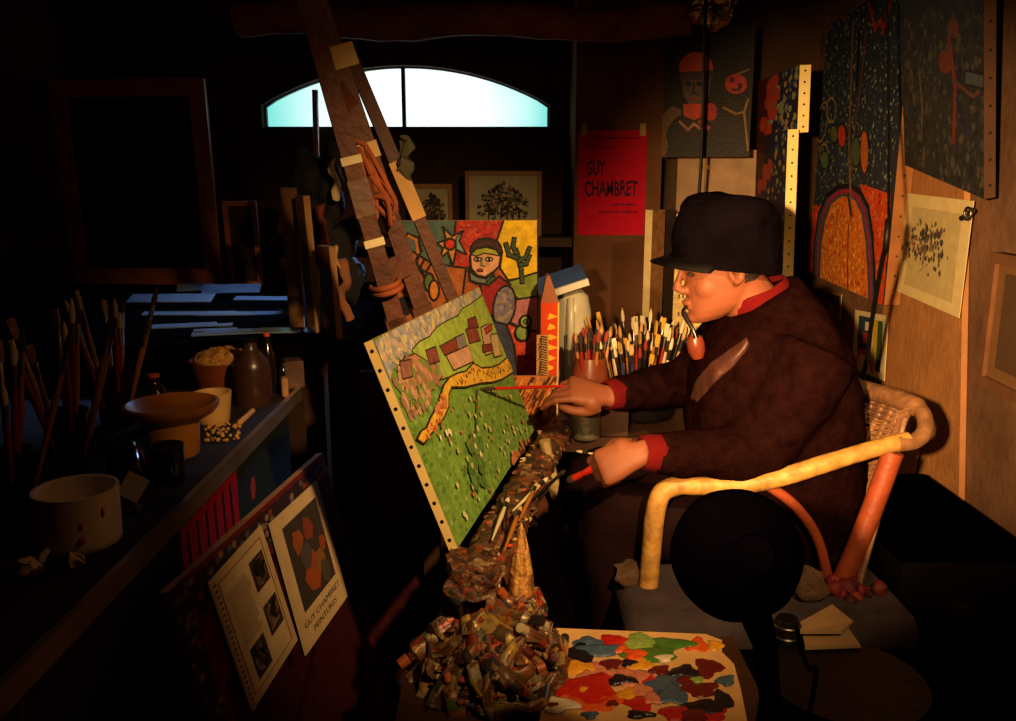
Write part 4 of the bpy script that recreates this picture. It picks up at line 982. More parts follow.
mb.ball(fr0, (.03, .05, .026), 8).jitter(.016, 40); mb.build('frayed_corner', mat('frayed straw', (88, 62, 42), .9, var=.5, bump=.8), ch)

# ================================================================== the lamp that stands dark in the foreground
lp = thing('lamp', 'round black lamp shade seen from behind, standing dark in front of the armchair', 'lamp', (.24, .8, 0))
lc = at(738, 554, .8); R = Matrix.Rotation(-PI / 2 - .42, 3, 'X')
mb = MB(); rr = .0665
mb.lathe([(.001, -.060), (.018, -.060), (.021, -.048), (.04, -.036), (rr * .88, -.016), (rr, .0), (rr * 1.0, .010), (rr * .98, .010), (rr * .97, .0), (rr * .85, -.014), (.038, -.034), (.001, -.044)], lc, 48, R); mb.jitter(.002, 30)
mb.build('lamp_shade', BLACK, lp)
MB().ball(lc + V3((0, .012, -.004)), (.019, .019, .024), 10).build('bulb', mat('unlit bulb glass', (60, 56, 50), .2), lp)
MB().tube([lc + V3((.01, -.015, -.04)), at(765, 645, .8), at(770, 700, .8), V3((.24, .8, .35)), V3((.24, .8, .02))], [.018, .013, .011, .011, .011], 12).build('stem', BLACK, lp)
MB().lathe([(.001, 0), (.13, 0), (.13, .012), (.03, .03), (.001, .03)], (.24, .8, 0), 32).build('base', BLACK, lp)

# ================================================================== the right foreground: low stool with papers and scraps
st = thing('low_stool', 'low dark stool at lower right carrying folded papers and scraps', 'stool', (.62, 1.42, 0))
ZK = .49
MB().lathe([(.001, ZK - .03), (.138, ZK - .03), (.142, ZK - .015), (.138, ZK), (.001, ZK)], (.595, 1.35, 0), 32).build('seat', IRON, st)
for a in (.6, 2.2, 3.8, 5.4): MB().tube([(.595 + .1 * math.cos(a), 1.35 + .1 * math.sin(a), ZK - .025), (.595 + .13 * math.cos(a), 1.35 + .13 * math.sin(a), 0)], .014, 8).build('leg', IRON, st)
def paper(label, q, z, dz):
    P_ = [atz(*p, z) for p in q]; c = sum(P_, V3()) / len(P_)
    mb = MB(); n = len(P_); mb.loft([[p + V3((0, 0, -.004)) for p in P_], [p + V3((0, 0, dz * (i % 2))) for i, p in enumerate(P_)]])
    tag(mb.build('folded_paper', mat('creamy envelope', (160, 128, 90), .8, var=.12), smooth=0), label, 'paper')
paper('upper of two folded cream papers right of the black lamp', [(800, 622), (832, 606), (853, 621), (842, 632), (800, 632)], ZK + .022, .004)
paper('lower of two folded cream papers right of the black lamp', [(802, 632), (845, 625), (861, 646), (805, 648)], ZK + .008, .004)
mb = MB(); rg = random.Random(9); cb_ = atz(835, 594, ZK + .02)
for k in range(60):
    mb.c(rg.choice([(120, 24, 18), (90, 18, 16), (140, 50, 30), (60, 20, 20)])); mb.ball(cb_ + V3((rg.gauss(0, .05), rg.gauss(0, .018), rg.uniform(-.02, .02))), rg.uniform(.008, .018), 5)
mb.jitter(.006, 50); tag(mb.build('red_rag', mat('red rag cloth', attr=True, rough=.7, var=.4, bump=.4)), 'crumpled red beaded rag behind the folded papers', 'rag')
mb = MB(); c = atz(806, 586, ZK + .05); mb.ball(c, (.04, .03, .032), 10).jitter(.016, 36)
tag(mb.build('straw_wad', MATS['frayed straw']), 'frayed brown wad beside the black lamp and the chair post', 'wad')
jl = atz(786, 640, ZK); jt = thing('small_jar', 'small dark jar with bright rings tucked against the lamp', 'jar', jl)
MB().lathe([(.001, 0), (.022, 0), (.024, .005), (.024, .04), (.02, .046), (.001, .046)], jl, 20).build('jar_body', DGLASS, jt)
for z in (.012, .034): MB().torus(jl + V3((0, 0, z)), .0245, .0022, n=24, m=6).build('ring', METAL, jt)
mb = MB(); mb.tube(curve([at(797, 628, 1.28), at(801, 650, 1.26), at(808, 668, 1.24), at(812, 700, 1.22)] + [V3((.42, 1.22, .02))]), .004, 6)
tag(mb.build('electric_cable', BLACK), 'thin black cord dropping beside the folded papers', 'cable')
# two iron rods with a ring top
def ring_rod(label, pts, rc, rr, ell, rotz):
    t = thing('ring_rod', label, 'rod', pts[-1]); MB().tube(curve(pts), .006, 8).build('rod', IRON, t)
    MB().torus(rc, rr, .007, Matrix.Rotation(rotz, 3, 'Z') @ Matrix.Rotation(PI / 2, 3, 'X'), ell=ell).build('ring', IRON, t)
rc = at(887, 236, 1.9)
ring_rod('thin black iron rod with a ring top rising behind the chair back', [rc + V3((0, 0, -.033)), at(882, 262, 1.93), at(872, 320, 2.08), at(862, 380, 2.22), V3((.88, 2.22, .6)), V3((.88, 2.24, .02))], rc, .034, 1.0, 1.15)
tag(MB().tube([at(887, -10, 2.3), at(889, 120, 2.2), rc + V3((0, 0, .036))], .003, 6).build('wire', IRON), 'thin dark wire hanging down to the ring-topped rod', 'wire')
rc = at(900, 500, 2.25)
mb = MB(); t = thing('iron_hook', 'dark iron loop hanging behind the gold chair arm', 'hook', rc)
MB().torus(rc, .045, .006, Matrix.Rotation(.5, 3, 'Z') @ Matrix.Rotation(PI / 2, 3, 'X') , ell=1.5).build('loop', IRON, t)
MB().tube([rc + V3((-.015, 0, -.06)), rc + V3((-.02, 0, -.2)), V3((rc.x - .02, 2.25, .1))], .006, 6).build('rod', IRON, t)
# pale slab standing in for the lit lower wall, and dark chest in the right corner
pk = [at(858, 600, 2.36), at(889, 600, 2.36), at(922, 440, 2.36), at(884, 440, 2.36)]
mb = MB(); mb.loft([[V3((p.x, p.y + dy, p.z)) for p in pk] for dy in (0, .03)]); tag(mb.build('wall_slab', mat('pale wall slab', (128, 92, 66), .85, var=.25, bump=.2), smooth=0), 'pale slab standing in for the lit lower wall behind the red-brown chair post', 'wall_slab')
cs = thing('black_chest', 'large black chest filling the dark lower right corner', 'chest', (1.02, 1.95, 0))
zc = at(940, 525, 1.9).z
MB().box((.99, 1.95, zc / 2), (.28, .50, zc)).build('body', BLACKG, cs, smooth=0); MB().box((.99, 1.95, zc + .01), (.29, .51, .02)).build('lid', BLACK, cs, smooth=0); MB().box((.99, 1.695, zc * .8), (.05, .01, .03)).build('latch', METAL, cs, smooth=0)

# ================================================================== left table and everything on it
ZB = .80
lt = thing('side_table', 'long worn table along the left wall crowded with pots, bottles and brushes', 'table', (-1.1, 1.55, 0))
e0, e1 = V3((-.57, .78, ZB)), V3((-.56, 2.22, ZB))
MB().box((-1.14, 1.5, ZB - .02), (1.15, 1.44, .04)).build('table_top', mat('grimy table top', (44, 36, 33), .8, var=.45, nscale=12, bump=.2, spec=.1), lt, smooth=0)
MB().box((-.562, 1.5, ZB - .012), (.012, 1.44, .034)).build('metal_edge', mat('worn steel strip', (150, 130, 112), .35, .7, var=.3), lt, smooth=0)
for x in (-1.6, -.66):
    for y in (.85, 2.12): MB().box((x, y, (ZB - .04) / 2), (.06, .06, ZB - .04)).build('leg', DARKWOOD, lt, smooth=0)
# painted boards closing the table front
def side_rect(a, b, x, z0, z1, y0, y1): return V3((x, y0, z0)), V3((0, 1, 0)), V3((0, 0, 1)), y1 - y0, z1 - z0
def side_board(name, label, x, y0, y1, z0, z1, col, fn, th=.015, tilt=0.0):
    t = thing(name, label, 'board', (x, y0, z0)); Vv = V3((-math.sin(tilt), 0, math.cos(tilt)))
    A = Art((x, y0, z0), (0, 1, 0), Vv, y1 - y0, z1 - z0, col); A.slab('board', DARKWOOD, th, t); fn(A, A.w, A.h); A.done('painted_face', t); return t
def red_art(A, w_, h_):
    for k in range(6): A.stroke_uv((30, 12, 14), [(w_ * (.1 + .15 * k), h_ * .95), (w_ * (.16 + .15 * k), h_ * .6), (w_ * (.08 + .16 * k), h_ * .2)], .012)
    A.raw((120, 110, 50), [(w_ * .8 + .02 * math.cos(i), h_ * .75 + .03 * math.sin(i)) for i in range(6)])
side_board('painted_board', 'red painted panel with black lines showing under the table edge', -.585, 1.42, 1.74, 0.02, ZB - .045, (150, 16, 24), red_art)
def dark_art(A, w_, h_):
    for cx, cy in ((.3, .76), (.34, .74), (.5, .4), (.7, .3)): A.raw((150, 50, 30), [(w_ * cx + .018 * math.cos(i), h_ * cy + .022 * math.sin(i)) for i in range(6)]); A.up()
    A.stroke_uv((60, 40, 34), [(w_ * .12, 0), (w_ * .12, h_)], .02); A.raw((40, 24, 40), [(w_ * .55 + .07 * math.cos(i), h_ * .35 + .1 * math.sin(i)) for i in range(6)])
side_board('painted_board', 'dark painted panel with small red marks under the near end of the table', -.59, .86, 1.41, 0.02, ZB - .045, (24, 24, 30), dark_art)
side_board('painted_board', 'dark green panel with a red fleck under the far end of the table', -.59, 1.75, 2.2, 0.02, ZB - .045, (26, 34, 28), lambda A, w_, h_: A.raw((150, 50, 34), [(w_ * .25 + .02 * math.cos(i), h_ * .86 + .03 * math.sin(i)) for i in range(6)]))
# big framed board leaning against the front with two printed sheets on it
a = atz(168, 592, .70); b = atz(320, 455, .70)
U = (b - a); U.z = 0; w_ = U.length + .02; U.normalize(); H = V3((U.y, -U.x, 0)); tl_ = .22
Vv = (V3((0, 0, 1)) * math.cos(tl_) - H * math.sin(tl_)).normalized(); h_ = .70 / math.cos(tl_) - .005
O = a - Vv * h_; O.z = max(O.z, .002)
gb = thing('painted_board', 'large dark red painted board leaning on the table front below the pots', 'board', O)
A = Art(O, U, Vv, w_, h_, (104, 30, 30)); A.slab('panel', PALEWOOD, .018, gb); rg = random.Random(12)
A.rect((50, 34, 40), 0, h_ * .89, w_, h_ * .985); A.rect((46, 34, 34), 0, 0, w_ * .07, h_)
for k in range(120):
    u, v = (rg.random() * w_, h_ * rg.uniform(.895, .98)) if k < 80 else (w_ * rg.uniform(0, .07), rg.random() * h_)
    A.raw(rg.choice([(120, 100, 90), (130, 60, 50), (80, 80, 96), (140, 110, 70)]), [(u + .010 * math.cos(i), v + .007 * math.sin(i)) for i in range(6)]); A.lv += 2e-6
for k in range(40): A.raw((60, 16, 20), [(w_ * rg.uniform(.08, 1) + .02 * math.cos(i), h_ * rg.uniform(.05, .88) + .014 * math.sin(i)) for i in range(4)]); A.lv += 2e-6
A.done('painted_face', gb)
def on_board(name, label, tlp, trp, brp, blp, col, fn):
    N = A.N; Oo = A.O + N * .012
    q = [onplane(*p, Oo, N) for p in (blp, brp, trp, tlp)]
    base = (q[0] + q[3]) / 2; U2 = ((q[1] + q[2]) / 2 - base); w2 = U2.length; U2.normalize(); V2 = N.cross(U2); h2 = ((q[3] - q[0]).length + (q[2] - q[1]).length) / 2
    o = base - V2 * h2 / 2; t = thing(name, label, 'poster', o); B = Art(o, U2, V2, w2, h2, col); B.slab('sheet', PAPER, .003, t); fn(B, w2, h2); B.done('printed_face', t, PRINT)
def page(B, w2, h2):
    B.rect((150, 100, 70), w2 * .10, h2 * .06, w2 * .92, h2 * .94); B.rect((212, 184, 140), w2 * .12, h2 * .07, w2 * .90, h2 * .93)
    rg = random.Random(2)
    for k in range(20): B.rect((140, 110, 84), w2 * .18, h2 * (.40 + k * .022), w2 * rg.uniform(.48, .54), h2 * (.408 + k * .022))
    for u, v in ((.60, .62), (.60, .26), (.22, .12)):
        B.rect((60, 44, 40), w2 * u, h2 * v, w2 * (u + .26), h2 * (v + .24))
        for k in range(20): B.raw(rg.choice([(96, 74, 60), (36, 28, 28), (130, 104, 80)]), [(w2 * (u + .03 + .2 * rg.random()) + .006 * math.cos(i), h2 * (v + .03 + .18 * rg.random()) + .008 * math.sin(i)) for i in range(5)]); B.lv += 2e-6
    for k in range(22): B.rect((60, 44, 34), .003, h2 * (.03 + k * .044), .010, h2 * (.045 + k * .044))
on_board('page_poster', 'cream printed page with three dark photographs leaning on the red board', (209, 583), (257, 530), (301, 634), (252, 712), (206, 176, 132), page)
def gp(B, w2, h2):
    B.rect((62, 52, 50), w2 * .16, h2 * .25, w2 * .88, h2 * .90); rg = random.Random(7)
    for cx, cy, r, c in ((.36, .72, .035, (150, 80, 40)), (.6, .74, .03, (130, 60, 34)), (.5, .42, .05, (160, 76, 34)), (.66, .46, .03, (140, 90, 44)), (.78, .56, .02, (150, 70, 40)), (.44, .58, .03, (84, 76, 76)), (.7, .36, .03, (80, 70, 60))):
        B.raw(c, [(w2 * cx + r * rg.uniform(.7, 1.2) * math.cos(i), h2 * cy + r * rg.uniform(.7, 1.2) * math.sin(i)) for i in range(6)]); B.up()
    B.text((50, 36, 30), 'GUY CHAMBRET', w2 * .10, h2 * .15, h2 * .045, w2 * .80); B.text((50, 36, 30), 'PEINTURES', w2 * .24, h2 * .07, h2 * .042, w2 * .52)
on_board('exhibition_poster', 'cream poster with a dark orange picture and lettering, right one on the red board', (273, 528), (314, 477), (350, 599), (303, 652), (210, 180, 136), gp)

def tpx(px, py, z=ZB): return atz(px, py, z)
def pot(name, label, px, py, r0, r1, h, m, cat, belly=0., t=.006):
    p = tpx(px, py); return jar(name, label, p, hollow(r0, r1, h, t, belly=belly), m, cat)
p = tpx(88, 552); R0 = .052
wp = thing('white_pot', 'stubby off-white pot with orange drips at the near end of the table', 'pot', p + V3((-.03, .04, 0)))
MB().lathe(hollow(.060, .062, .088, .005), W[wp.name], 36).build('pot_body', CERAM, wp)
mb = MB(); rg = random.Random(4)
for k in range(5):
    a = -.75 + rg.uniform(-.45, .3); mb.ball(W[wp.name] + V3((.0615 * math.cos(a), .0615 * math.sin(a), rg.uniform(.02, .07))), (.003, .003, rg.uniform(.004, .010)), 5)
mb.build('paint_drips', mat('orange drip', (190, 96, 40), .4), wp)
# ochre footed bowl with a broad rim
p = tpx(176, 462) + V3((-.02, .05, 0))
ob = thing('footed_bowl', 'ochre clay bowl with a broad dark mouth on a flared yellow foot', 'bowl', p)
MB().lathe([(.001, 0), (.046, 0), (.049, .006), (.050, .04), (.052, .072), (.050, .076), (.001, .076)], p, 32).build('foot', OCHRE, ob)
MB().lathe([(.001, .070), (.053, .072), (.082, .088), (.092, .100), (.093, .108), (.086, .110), (.074, .098), (.05, .085), (.001, .082)], p, 40).build('bowl', mat('ochre rim glaze', (150, 88, 30), .35, var=.3), ob)
pot('glass_beaker', 'dark glass beaker in front of the footed bowl', 170, 483, .028, .030, .075, DGLASS, 'glass')
pot('cream_cup', 'cream cup catching light just beyond the footed bowl', 214, 421, .036, .044, .07, mat('warm cream cup', (206, 160, 96), .4, var=.12), 'cup')
# sponge in a basin
p = tpx(212, 402) + V3((0, .10, 0)); bs_ = thing('sponge_basin', 'round basin holding a dried yellow sponge behind the cream cup', 'basin', p)
MB().lathe(hollow(.06, .085, .09, .005), p, 32).build('basin', CLAY, bs_)
mb = MB().ball(p + V3((0, 0, .085)), (.068, .062, .034), 14).jitter(.014, 60); mb.build('sponge', mat('dry sponge', (186, 130, 62), .95, var=.5, nscale=60, bump=1, bscale=120), bs_)
mb = MB(); p = tpx(238, 392); rg = random.Random(3)
for k in range(7): mb.tube([p + V3((rg.uniform(-.02, .03), rg.uniform(-.02, .03), .01 + .008 * k)), p + V3((.02 + rg.uniform(-.02, .02), .05, .05 + .010 * k))], .006, 6)
tag(mb.build('rag_bundle', mat('striped grey rag', (150, 120, 104), .9, var=.3)), 'folded greyish rag between the sponge basin and the dark bottle', 'rag')
def bottle(label, px, py, r, h, m, capm=None, dy=0.):
    p = tpx(px, py) + V3((0, dy, 0)); t = thing('bottle', label, 'bottle', p)
    MB().lathe([(.001, 0), (r * .96, 0), (r, .006), (r, h * .55), (r * .92, h * .66), (r * .45, h * .80), (r * .34, h * .86), (r * .34, h * .95), (.001, h * .95)], p, 24).build('glass_body', m, t)
    MB().lathe([(.001, h * .94), (r * .42, h * .94), (r * .42, h), (.001, h)], p, 16).build('cap', capm or BLACKG, t)
    return t
bottle('stout dark round-shouldered bottle beyond the sponge basin', 254, 404, .046, .17, mat('dark brown jug glaze', (58, 36, 30), .3, var=.3))
bottle('slim dark bottle with an orange cap right of the stout bottle', 270, 392, .02, .16, DGLASS, mat('orange cap', (190, 76, 30), .5))
bottle('short dark bottle with an orange cap behind the footed bowl', 158, 425, .03, .12, DGLASS, MATS['orange cap'])
bottle('tiny brown bottle at the far end of the table', 284, 388, .014, .08, DGLASS)
# tilted bottle with a white label
p = tpx(118, 505); t = thing('labelled_bottle', 'dark bottle tipped on its side with a cream paper label', 'bottle', p)
Rb = (V3((-.35, .85, .30))).to_track_quat('Z', 'Y').to_matrix(); q = p + V3((.008, .02, .038))
MB().lathe([(.001, 0), (.03, 0), (.032, .006), (.032, .075), (.026, .09), (.012, .105), (.011, .13), (.001, .13)], q, 24, Rb).build('glass_body', DGLASS, t)
MB().box(tpx(133, 487, ZB + .03), (.038, .003, .044), Matrix.Rotation(.5, 3, 'Y') @ Matrix.Rotation(-.35, 3, 'X')).build('paper_label', PAPER, t, smooth=0)
# glass slide tray on the edge, pencil stub, scattered crumbs
P_ = [tpx(*q) for q in ((138, 515), (134, 510), (160, 486), (168, 492))]
mb = MB(); mb.loft([[p for p in P_], [p + V3((0, 0, .006)) for p in P_]]); tag(mb.build('glass_slide', mat('greenish glass', (60, 60, 50), .1, var=.1), smooth=0), 'small flat glass plate at the table edge beside the tipped bottle', 'glass plate')
tag(MB().tube([tpx(240, 425) + V3((0, 0, .006)), tpx(253, 413) + V3((0, 0, .006))], .006, 8).build('chalk_stub', mat('ochre chalk', (206, 150, 60), .8)), 'ochre chalk stub lying near the table edge', 'chalk')
mb = MB(); rg = random.Random(8)
for k in range(60): mb.ball(tpx(rg.uniform(205, 240), rg.uniform(424, 442)) + V3((0, 0, .003)), rg.uniform(.002, .005), 4)
tag(mb.build('yellow_crumbs', mat('ochre chalk'), origin=tpx(222, 433)), 'scatter of yellow paint crumbs on the table edge by the cream cup', 'crumbs', kind='stuff')
for lab, pxy, sz, m in (('dark boxy tin with worn sides at the far end of the table', (292, 388), (.05, .06, .075), mat('worn brown tin', (96, 66, 54), .45, .3, var=.4)), ('ochre matchbox standing at the far end of the table beside the tin', (283, 398), (.016, .03, .05), PALEWOOD)):
    p = tpx(*pxy); mb = MB().box(p + V3((0, .02, sz[2] / 2)), sz, Matrix.Rotation(.4, 3, 'Z')); bmesh.ops.bevel(mb.bm, geom=mb.bm.edges, offset=.003, segments=2, affect='EDGES'); tag(mb.build('tin_box', m), lab, 'box')
for lab, px, py, r in (('larger paper scrap at the near end of the table', 28, 575, .018), ('small crumpled paper scrap beside the white pot', 76, 566, .013), ('tiny paper scrap at the near table edge', 44, 560, .011)):
    tag(MB().ball(tpx(px, py) + V3((0, 0, r * .7)), (r, r, r * .7), 7).jitter(.010, 70, px).build('paper_scrap', PAPER), lab, 'paper')
# brush jars on the left table
for (px, py, n, lab, seed, jm, hgt) in ((118, 425, 9, 'tall dark jar behind the footed bowl', 1, IRON, .13), (72, 470, 9, 'dark jar left of the tipped bottle', 2, DGLASS, .12), (14, 520, 8, 'dark jar at the left edge of the table', 5, IRON, .12)):
    p = tpx(px, py); jar('brush_jar', lab[0].upper() + lab[1:] + ', full of brushes', p, hollow(.035, .04, hgt, .004), jm, 'jar')
    gg = 'brushes in the ' + lab
    pb = [make_brush('paintbrush', 'paint-stained brush standing in the ' + lab, .30, .005, HM[i], bm_=BM[j], flat=f_, group=gg) for i, j, f_ in ((0, 1, False), (1, 0, True), (3, 3, False))]
    bundle(pb, p, .01, n, .05, 7.5, .8, 1.1, seed)
# ================================================================== back-left bench with glossy sheets
ZN = .90
bn = thing('bench', 'dark bench at back left carrying glossy sheets that shine blue', 'bench', (-1.2, 3.1, 0))
MB().box((-1.12, 3.06, ZN - .02), (1.25, 1.52, .04)).build('bench_top', mat('blackened bench wood', (9, 7, 7), .9, var=.3, spec=.0), bn, smooth=0)
for x in (-1.66, -.58):
    for y in (2.5, 3.74): MB().box((x, y, (ZN - .04) / 2), (.06, .06, ZN - .04)).build('leg', DARKWOOD, bn, smooth=0)
SH = mat('glossy blue-black sheet', (176, 196, 214), .2, metal=.6, var=.25, nscale=5, spec=.8)
rg = random.Random(15)
for k, (px, py, w1, w2, yaw, tilt) in enumerate(((172, 304, .30, .14, .1, .22), (232, 295, .22, .14, .3, .24), (196, 293, .14, .10, .5, .30), (275, 303, .30, .07, -.1, .20), (250, 318, .34, .05, .12, .3), (190, 318, .3, .05, .1, .3), (205, 330, .16, .04, .4, .25), (240, 336, .2, .10, .3, .12), (222, 338, .16, .05, .5, .25), (288, 335, .16, .10, .1, .15), (216, 334, .12, .03, .4, .22), (185, 330, .18, .08, .5, .15))):
    p = atz(px, py, ZN + .006 + .0008 * k); nm = ('pale blue glint sheet', )
    w2 *= .55; mb = MB().box((0, 0, 0), (w1, w2, .003))
    o = mb.build('glossy_sheet', SH, origin=(0, 0, 0), smooth=0); el = math.atan2(.80, 4.1 - p.y); tilt = (el - .15) / 2 + (tilt - .22) * .9; o.rotation_euler = (tilt, 0, yaw * .6); o.location = p + V3((0, 0, .012 + w2 * .5 * math.sin(tilt)))
    pl = ['at the left of the bench', 'in the middle behind the others', 'tilted highest at the back', 'at the far right by the red-lidded jar', 'long one lying across the right', 'long one lying across the left', 'short slanting one in the middle', 'broad one behind the stout bottle', 'slanting one nearest the sponge basin', 'behind the slim orange-capped bottle', 'narrow slanting one in the centre', 'at the near left of the bench'][k]
    tag(o, 'glossy bluish sheet on the back bench, ' + pl, 'sheet', 'glossy sheets on the back bench')
p = atz(298, 318, ZN)
t = thing('lidded_jar', 'slim bluish jar with a red lid standing left of the easel clutter', 'jar', p)
MB().lathe([(.001, 0), (.03, 0), (.032, .01), (.03, .10), (.024, .115), (.001, .116)], p, 20).build('jar_body', mat('violet glass', (84, 76, 110), .25), t); MB().lathe([(.001, .112), (.028, .112), (.03, .13), (.022, .15), (.001, .155)], p, 20).build('lid', mat('crimson lid', (130, 24, 40), .35), t)
# clutter left of the easel mast: boards, rags, stick bundle
lean_board('canvas_board', 'brown-edged board standing at the left of the easel clutter', (290, 330), (304, 330), (284, 188), 2.6, 2.6, .02, (110, 74, 44), PALEWOOD, lean=-.05, z=.902)
lean_board('canvas_board', 'thin board with a lit yellow edge right of the red-lidded jar', (309, 340), (317, 340), (303, 196), 2.55, 2.5, .02, (140, 96, 50), PALEWOOD, lean=-.05, z=.902)
lean_board('canvas_board', 'short tan board among the rags left of the mast', (326, 350), (338, 350), (322, 246), 2.45, 2.4, .02, (124, 74, 42), PALEWOOD, lean=-.05, z=.902)
mb = MB(); rg = random.Random(17)
c0 = at(326, 250, 2.7)
for k in range(26): mb.ball(c0 + V3((rg.gauss(0, .035), rg.gauss(0, .02), rg.uniform(-.12, .26))), (rg.uniform(.03, .05), .03, rg.uniform(.04, .08)), 6)
mb.jitter(.03, 16); tag(mb.build('dark_coat', mat('black work coat', (24, 19, 20), .9, var=.3)), 'dark work coat hanging left of the easel mast', 'coat')
for lab, pts, r, m in (('red-brown rag strip hanging on the dark coat', [(320, 205), (322, 220), (325, 232), (324, 252)], .014, mat('rust rag', (128, 52, 34), .8, var=.4)), ('pale rag tip hanging beside the easel mast', [(331, 160), (335, 180), (337, 200)], .010, PAPER), ('crumpled pale rag low on the dark coat', [(332, 248), (337, 258), (340, 270)], .012, TAPE), ('brown rag loop hanging below the pale rag', [(343, 260), (346, 280), (342, 300), (350, 318)], .012, mat('ochre rag', (150, 90, 50), .8, var=.4))):
    mb = MB().tube(curve([at(x, y, 2.6) for x, y in pts]), r, 8).jitter(.012, 30, pts[0][0]); tag(mb.build('rag', m), lab, 'rag')
ps = at(315, 90, 3.94); tag(MB().tube([V3((ps.x - .01, 3.92, ZL)), ps], .014, 8).build('wooden_stick', PALEWOOD), 'pale stick standing on the ledge against the left window pane', 'stick')
# ================================================================== easel-side: red book strip low left of canvas
lean_board('canvas_board', 'dark red painted board in the shadow below the landscape canvas', (366, 560), (424, 560), (368, 372), 2.06, 2.10, .02, (66, 24, 22), DARKWOOD, lean=-.08)

# ================================================================== the painter
YH = 1.90
HO = V3((.474, YH, 1.165)); TA = math.radians(15)
HF = V3((-math.cos(TA), 0, -math.sin(TA))); HU = V3((-math.sin(TA), 0, math.cos(TA))); HS = V3((0, -1, 0))   # forward, up, camera side
def hl(f, s, z): return HO + HF * f + HS * s + HU * z
def head_rings(k=1.0, n=28):
    rows = [(-.116, .080, .030, .016), (-.112, .088, .012, .030), (-.100, .092, -.015, .046), (-.085, .090, -.045, .056), (-.062, .089, -.066, .063), (-.03, .086, -.082, .069), (0, .082, -.092, .073), (.03, .090, -.099, .076), (.06, .087, -.099, .076), (.085, .070, -.086, .066), (.104, .045, -.062, .045), (.114, .015, -.03, .02)]
    R = []
    for z, fr, bk, hw in rows:
        m = .35 * fr + .65 * bk if False else (fr * .3 + bk * .7) * .0 + (fr + bk) / 2 - .008
        ring = []
        for i in range(n):
            a = 2 * PI * i / n; c, s = math.cos(a), math.sin(a)
            c2 = math.copysign(abs(c) ** .86, c); s2 = math.copysign(abs(s) ** .86, s)
            f = m + (fr - m if c > 0 else m - bk) * c2
            ring.append(hl(f * k, hw * s2 * k, z * k))
        R.append(ring)
    return R
body = MB(); body.loft(head_rings())
# nose, lips, chin, brow, eyelids
def nose_ring(f, z, hw, hh): return [hl(f + hh * math.cos(a) * .7, hw * math.sin(a), z + hh * .3 * math.cos(a)) for a in [2 * PI * i / 10 for i in range(10)]]
body.loft([nose_ring(.080, .022, .008, .008), nose_ring(.090, .004, .009, .009), nose_ring(.100, -.014, .012, .011), nose_ring(.107, -.030, .0155, .013), nose_ring(.098, -.041, .014, .010)])
for s in (-1, 1): body.ball(hl(.094, s * .013, -.035), (.012, .008, .009), 8)
body.ball(hl(.091, 0, -.063), (.011, .024, .006), 8); body.ball(hl(.090, 0, -.074), (.011, .021, .0065), 8); body.ball(hl(.084, 0, -.100), (.014, .022, .014), 8)
for s in (-1, 1):
    body.ball(hl(.081, s * .032, .021), (.013, .024, .008), 8); body.ball(hl(.040, s * .036, -.036), (.036, .028, .034), 10)
    # ear: shell and lobe
    e = hl(-.014, s * .072, -.006)
    Rm = Matrix(((HF.x, HS.x, HU.x), (HF.y, HS.y, HU.y), (HF.z, HS.z, HU.z)))
    tilt = Matrix.Rotation(s * .35, 3, 'Z')
    body.torus(e + HS * s * .006, .0165, .0062, Rm @ tilt @ Matrix.Rotation(PI / 2, 3, 'X'), ell=1.7, n=20, m=8); body.ball(e, (.015, .006, .024), 8, Rm @ tilt); body.ball(e + HU * -.028 + HF * .004 + HS * s * .004, (.009, .006, .009), 8, Rm)
NB = V3((.575, YH, 1.045))
body.tube([hl(-.02, 0, -.03), hl(-.035, 0, -.07), NB, NB + V3((.02, 0, -.10))], [.060, .060, .064, .085], 20)
# joints
SHL, ELL, WRL = V3((.640, 1.715, .985)), V3((.520, 1.705, .790)), V3((.268, 1.625, .815))
SHR, ELR, WRR = V3((.58, 2.07, .985)), V3((.470, 2.16, .835)), V3((.236, 1.98, .842))
HPL, HPR = V3((.70, 1.80, .60)), V3((.70, 2.02, .60))
KNL, KNR = V3((.235, 1.78, .60)), V3((.225, 2.06, .60))
ANL, ANR = V3((.275, 1.78, .10)), V3((.25, 2.06, .10))
for a, b, c in ((SHL, ELL, WRL), (SHR, ELR, WRR)):
    body.tube([a, a.lerp(b, .5), b, b.lerp(c, .45), c], [.042, .036, .032, .033, .026], 14)
body.loft([[V3((xc + rx * math.cos(t), YH + ry * math.sin(t), z)) for t in [2 * PI * i / 24 for i in range(24)]] for z, xc, rx, ry in ((.54, .64, .12, .15), (.68, .62, .14, .16), (.82, .61, .14, .165), (.93, .60, .13, .16), (1.0, .59, .10, .14), (1.05, .58, .06, .06))])
for h, k, a_ in ((HPL, KNL, ANL), (HPR, KNR, ANR)):
    body.tube([h, h.lerp(k, .5), k, k.lerp(a_, .4), a_, a_ + V3((0, 0, -.04))], [.065, .058, .045, .045, .032, .035], 14)
    body.tube([a_ + V3((.02, 0, -.06)), a_ + V3((-.08, 0, -.068)), a_ + V3((-.16, 0, -.078))], [.03, .03, .018], 10)
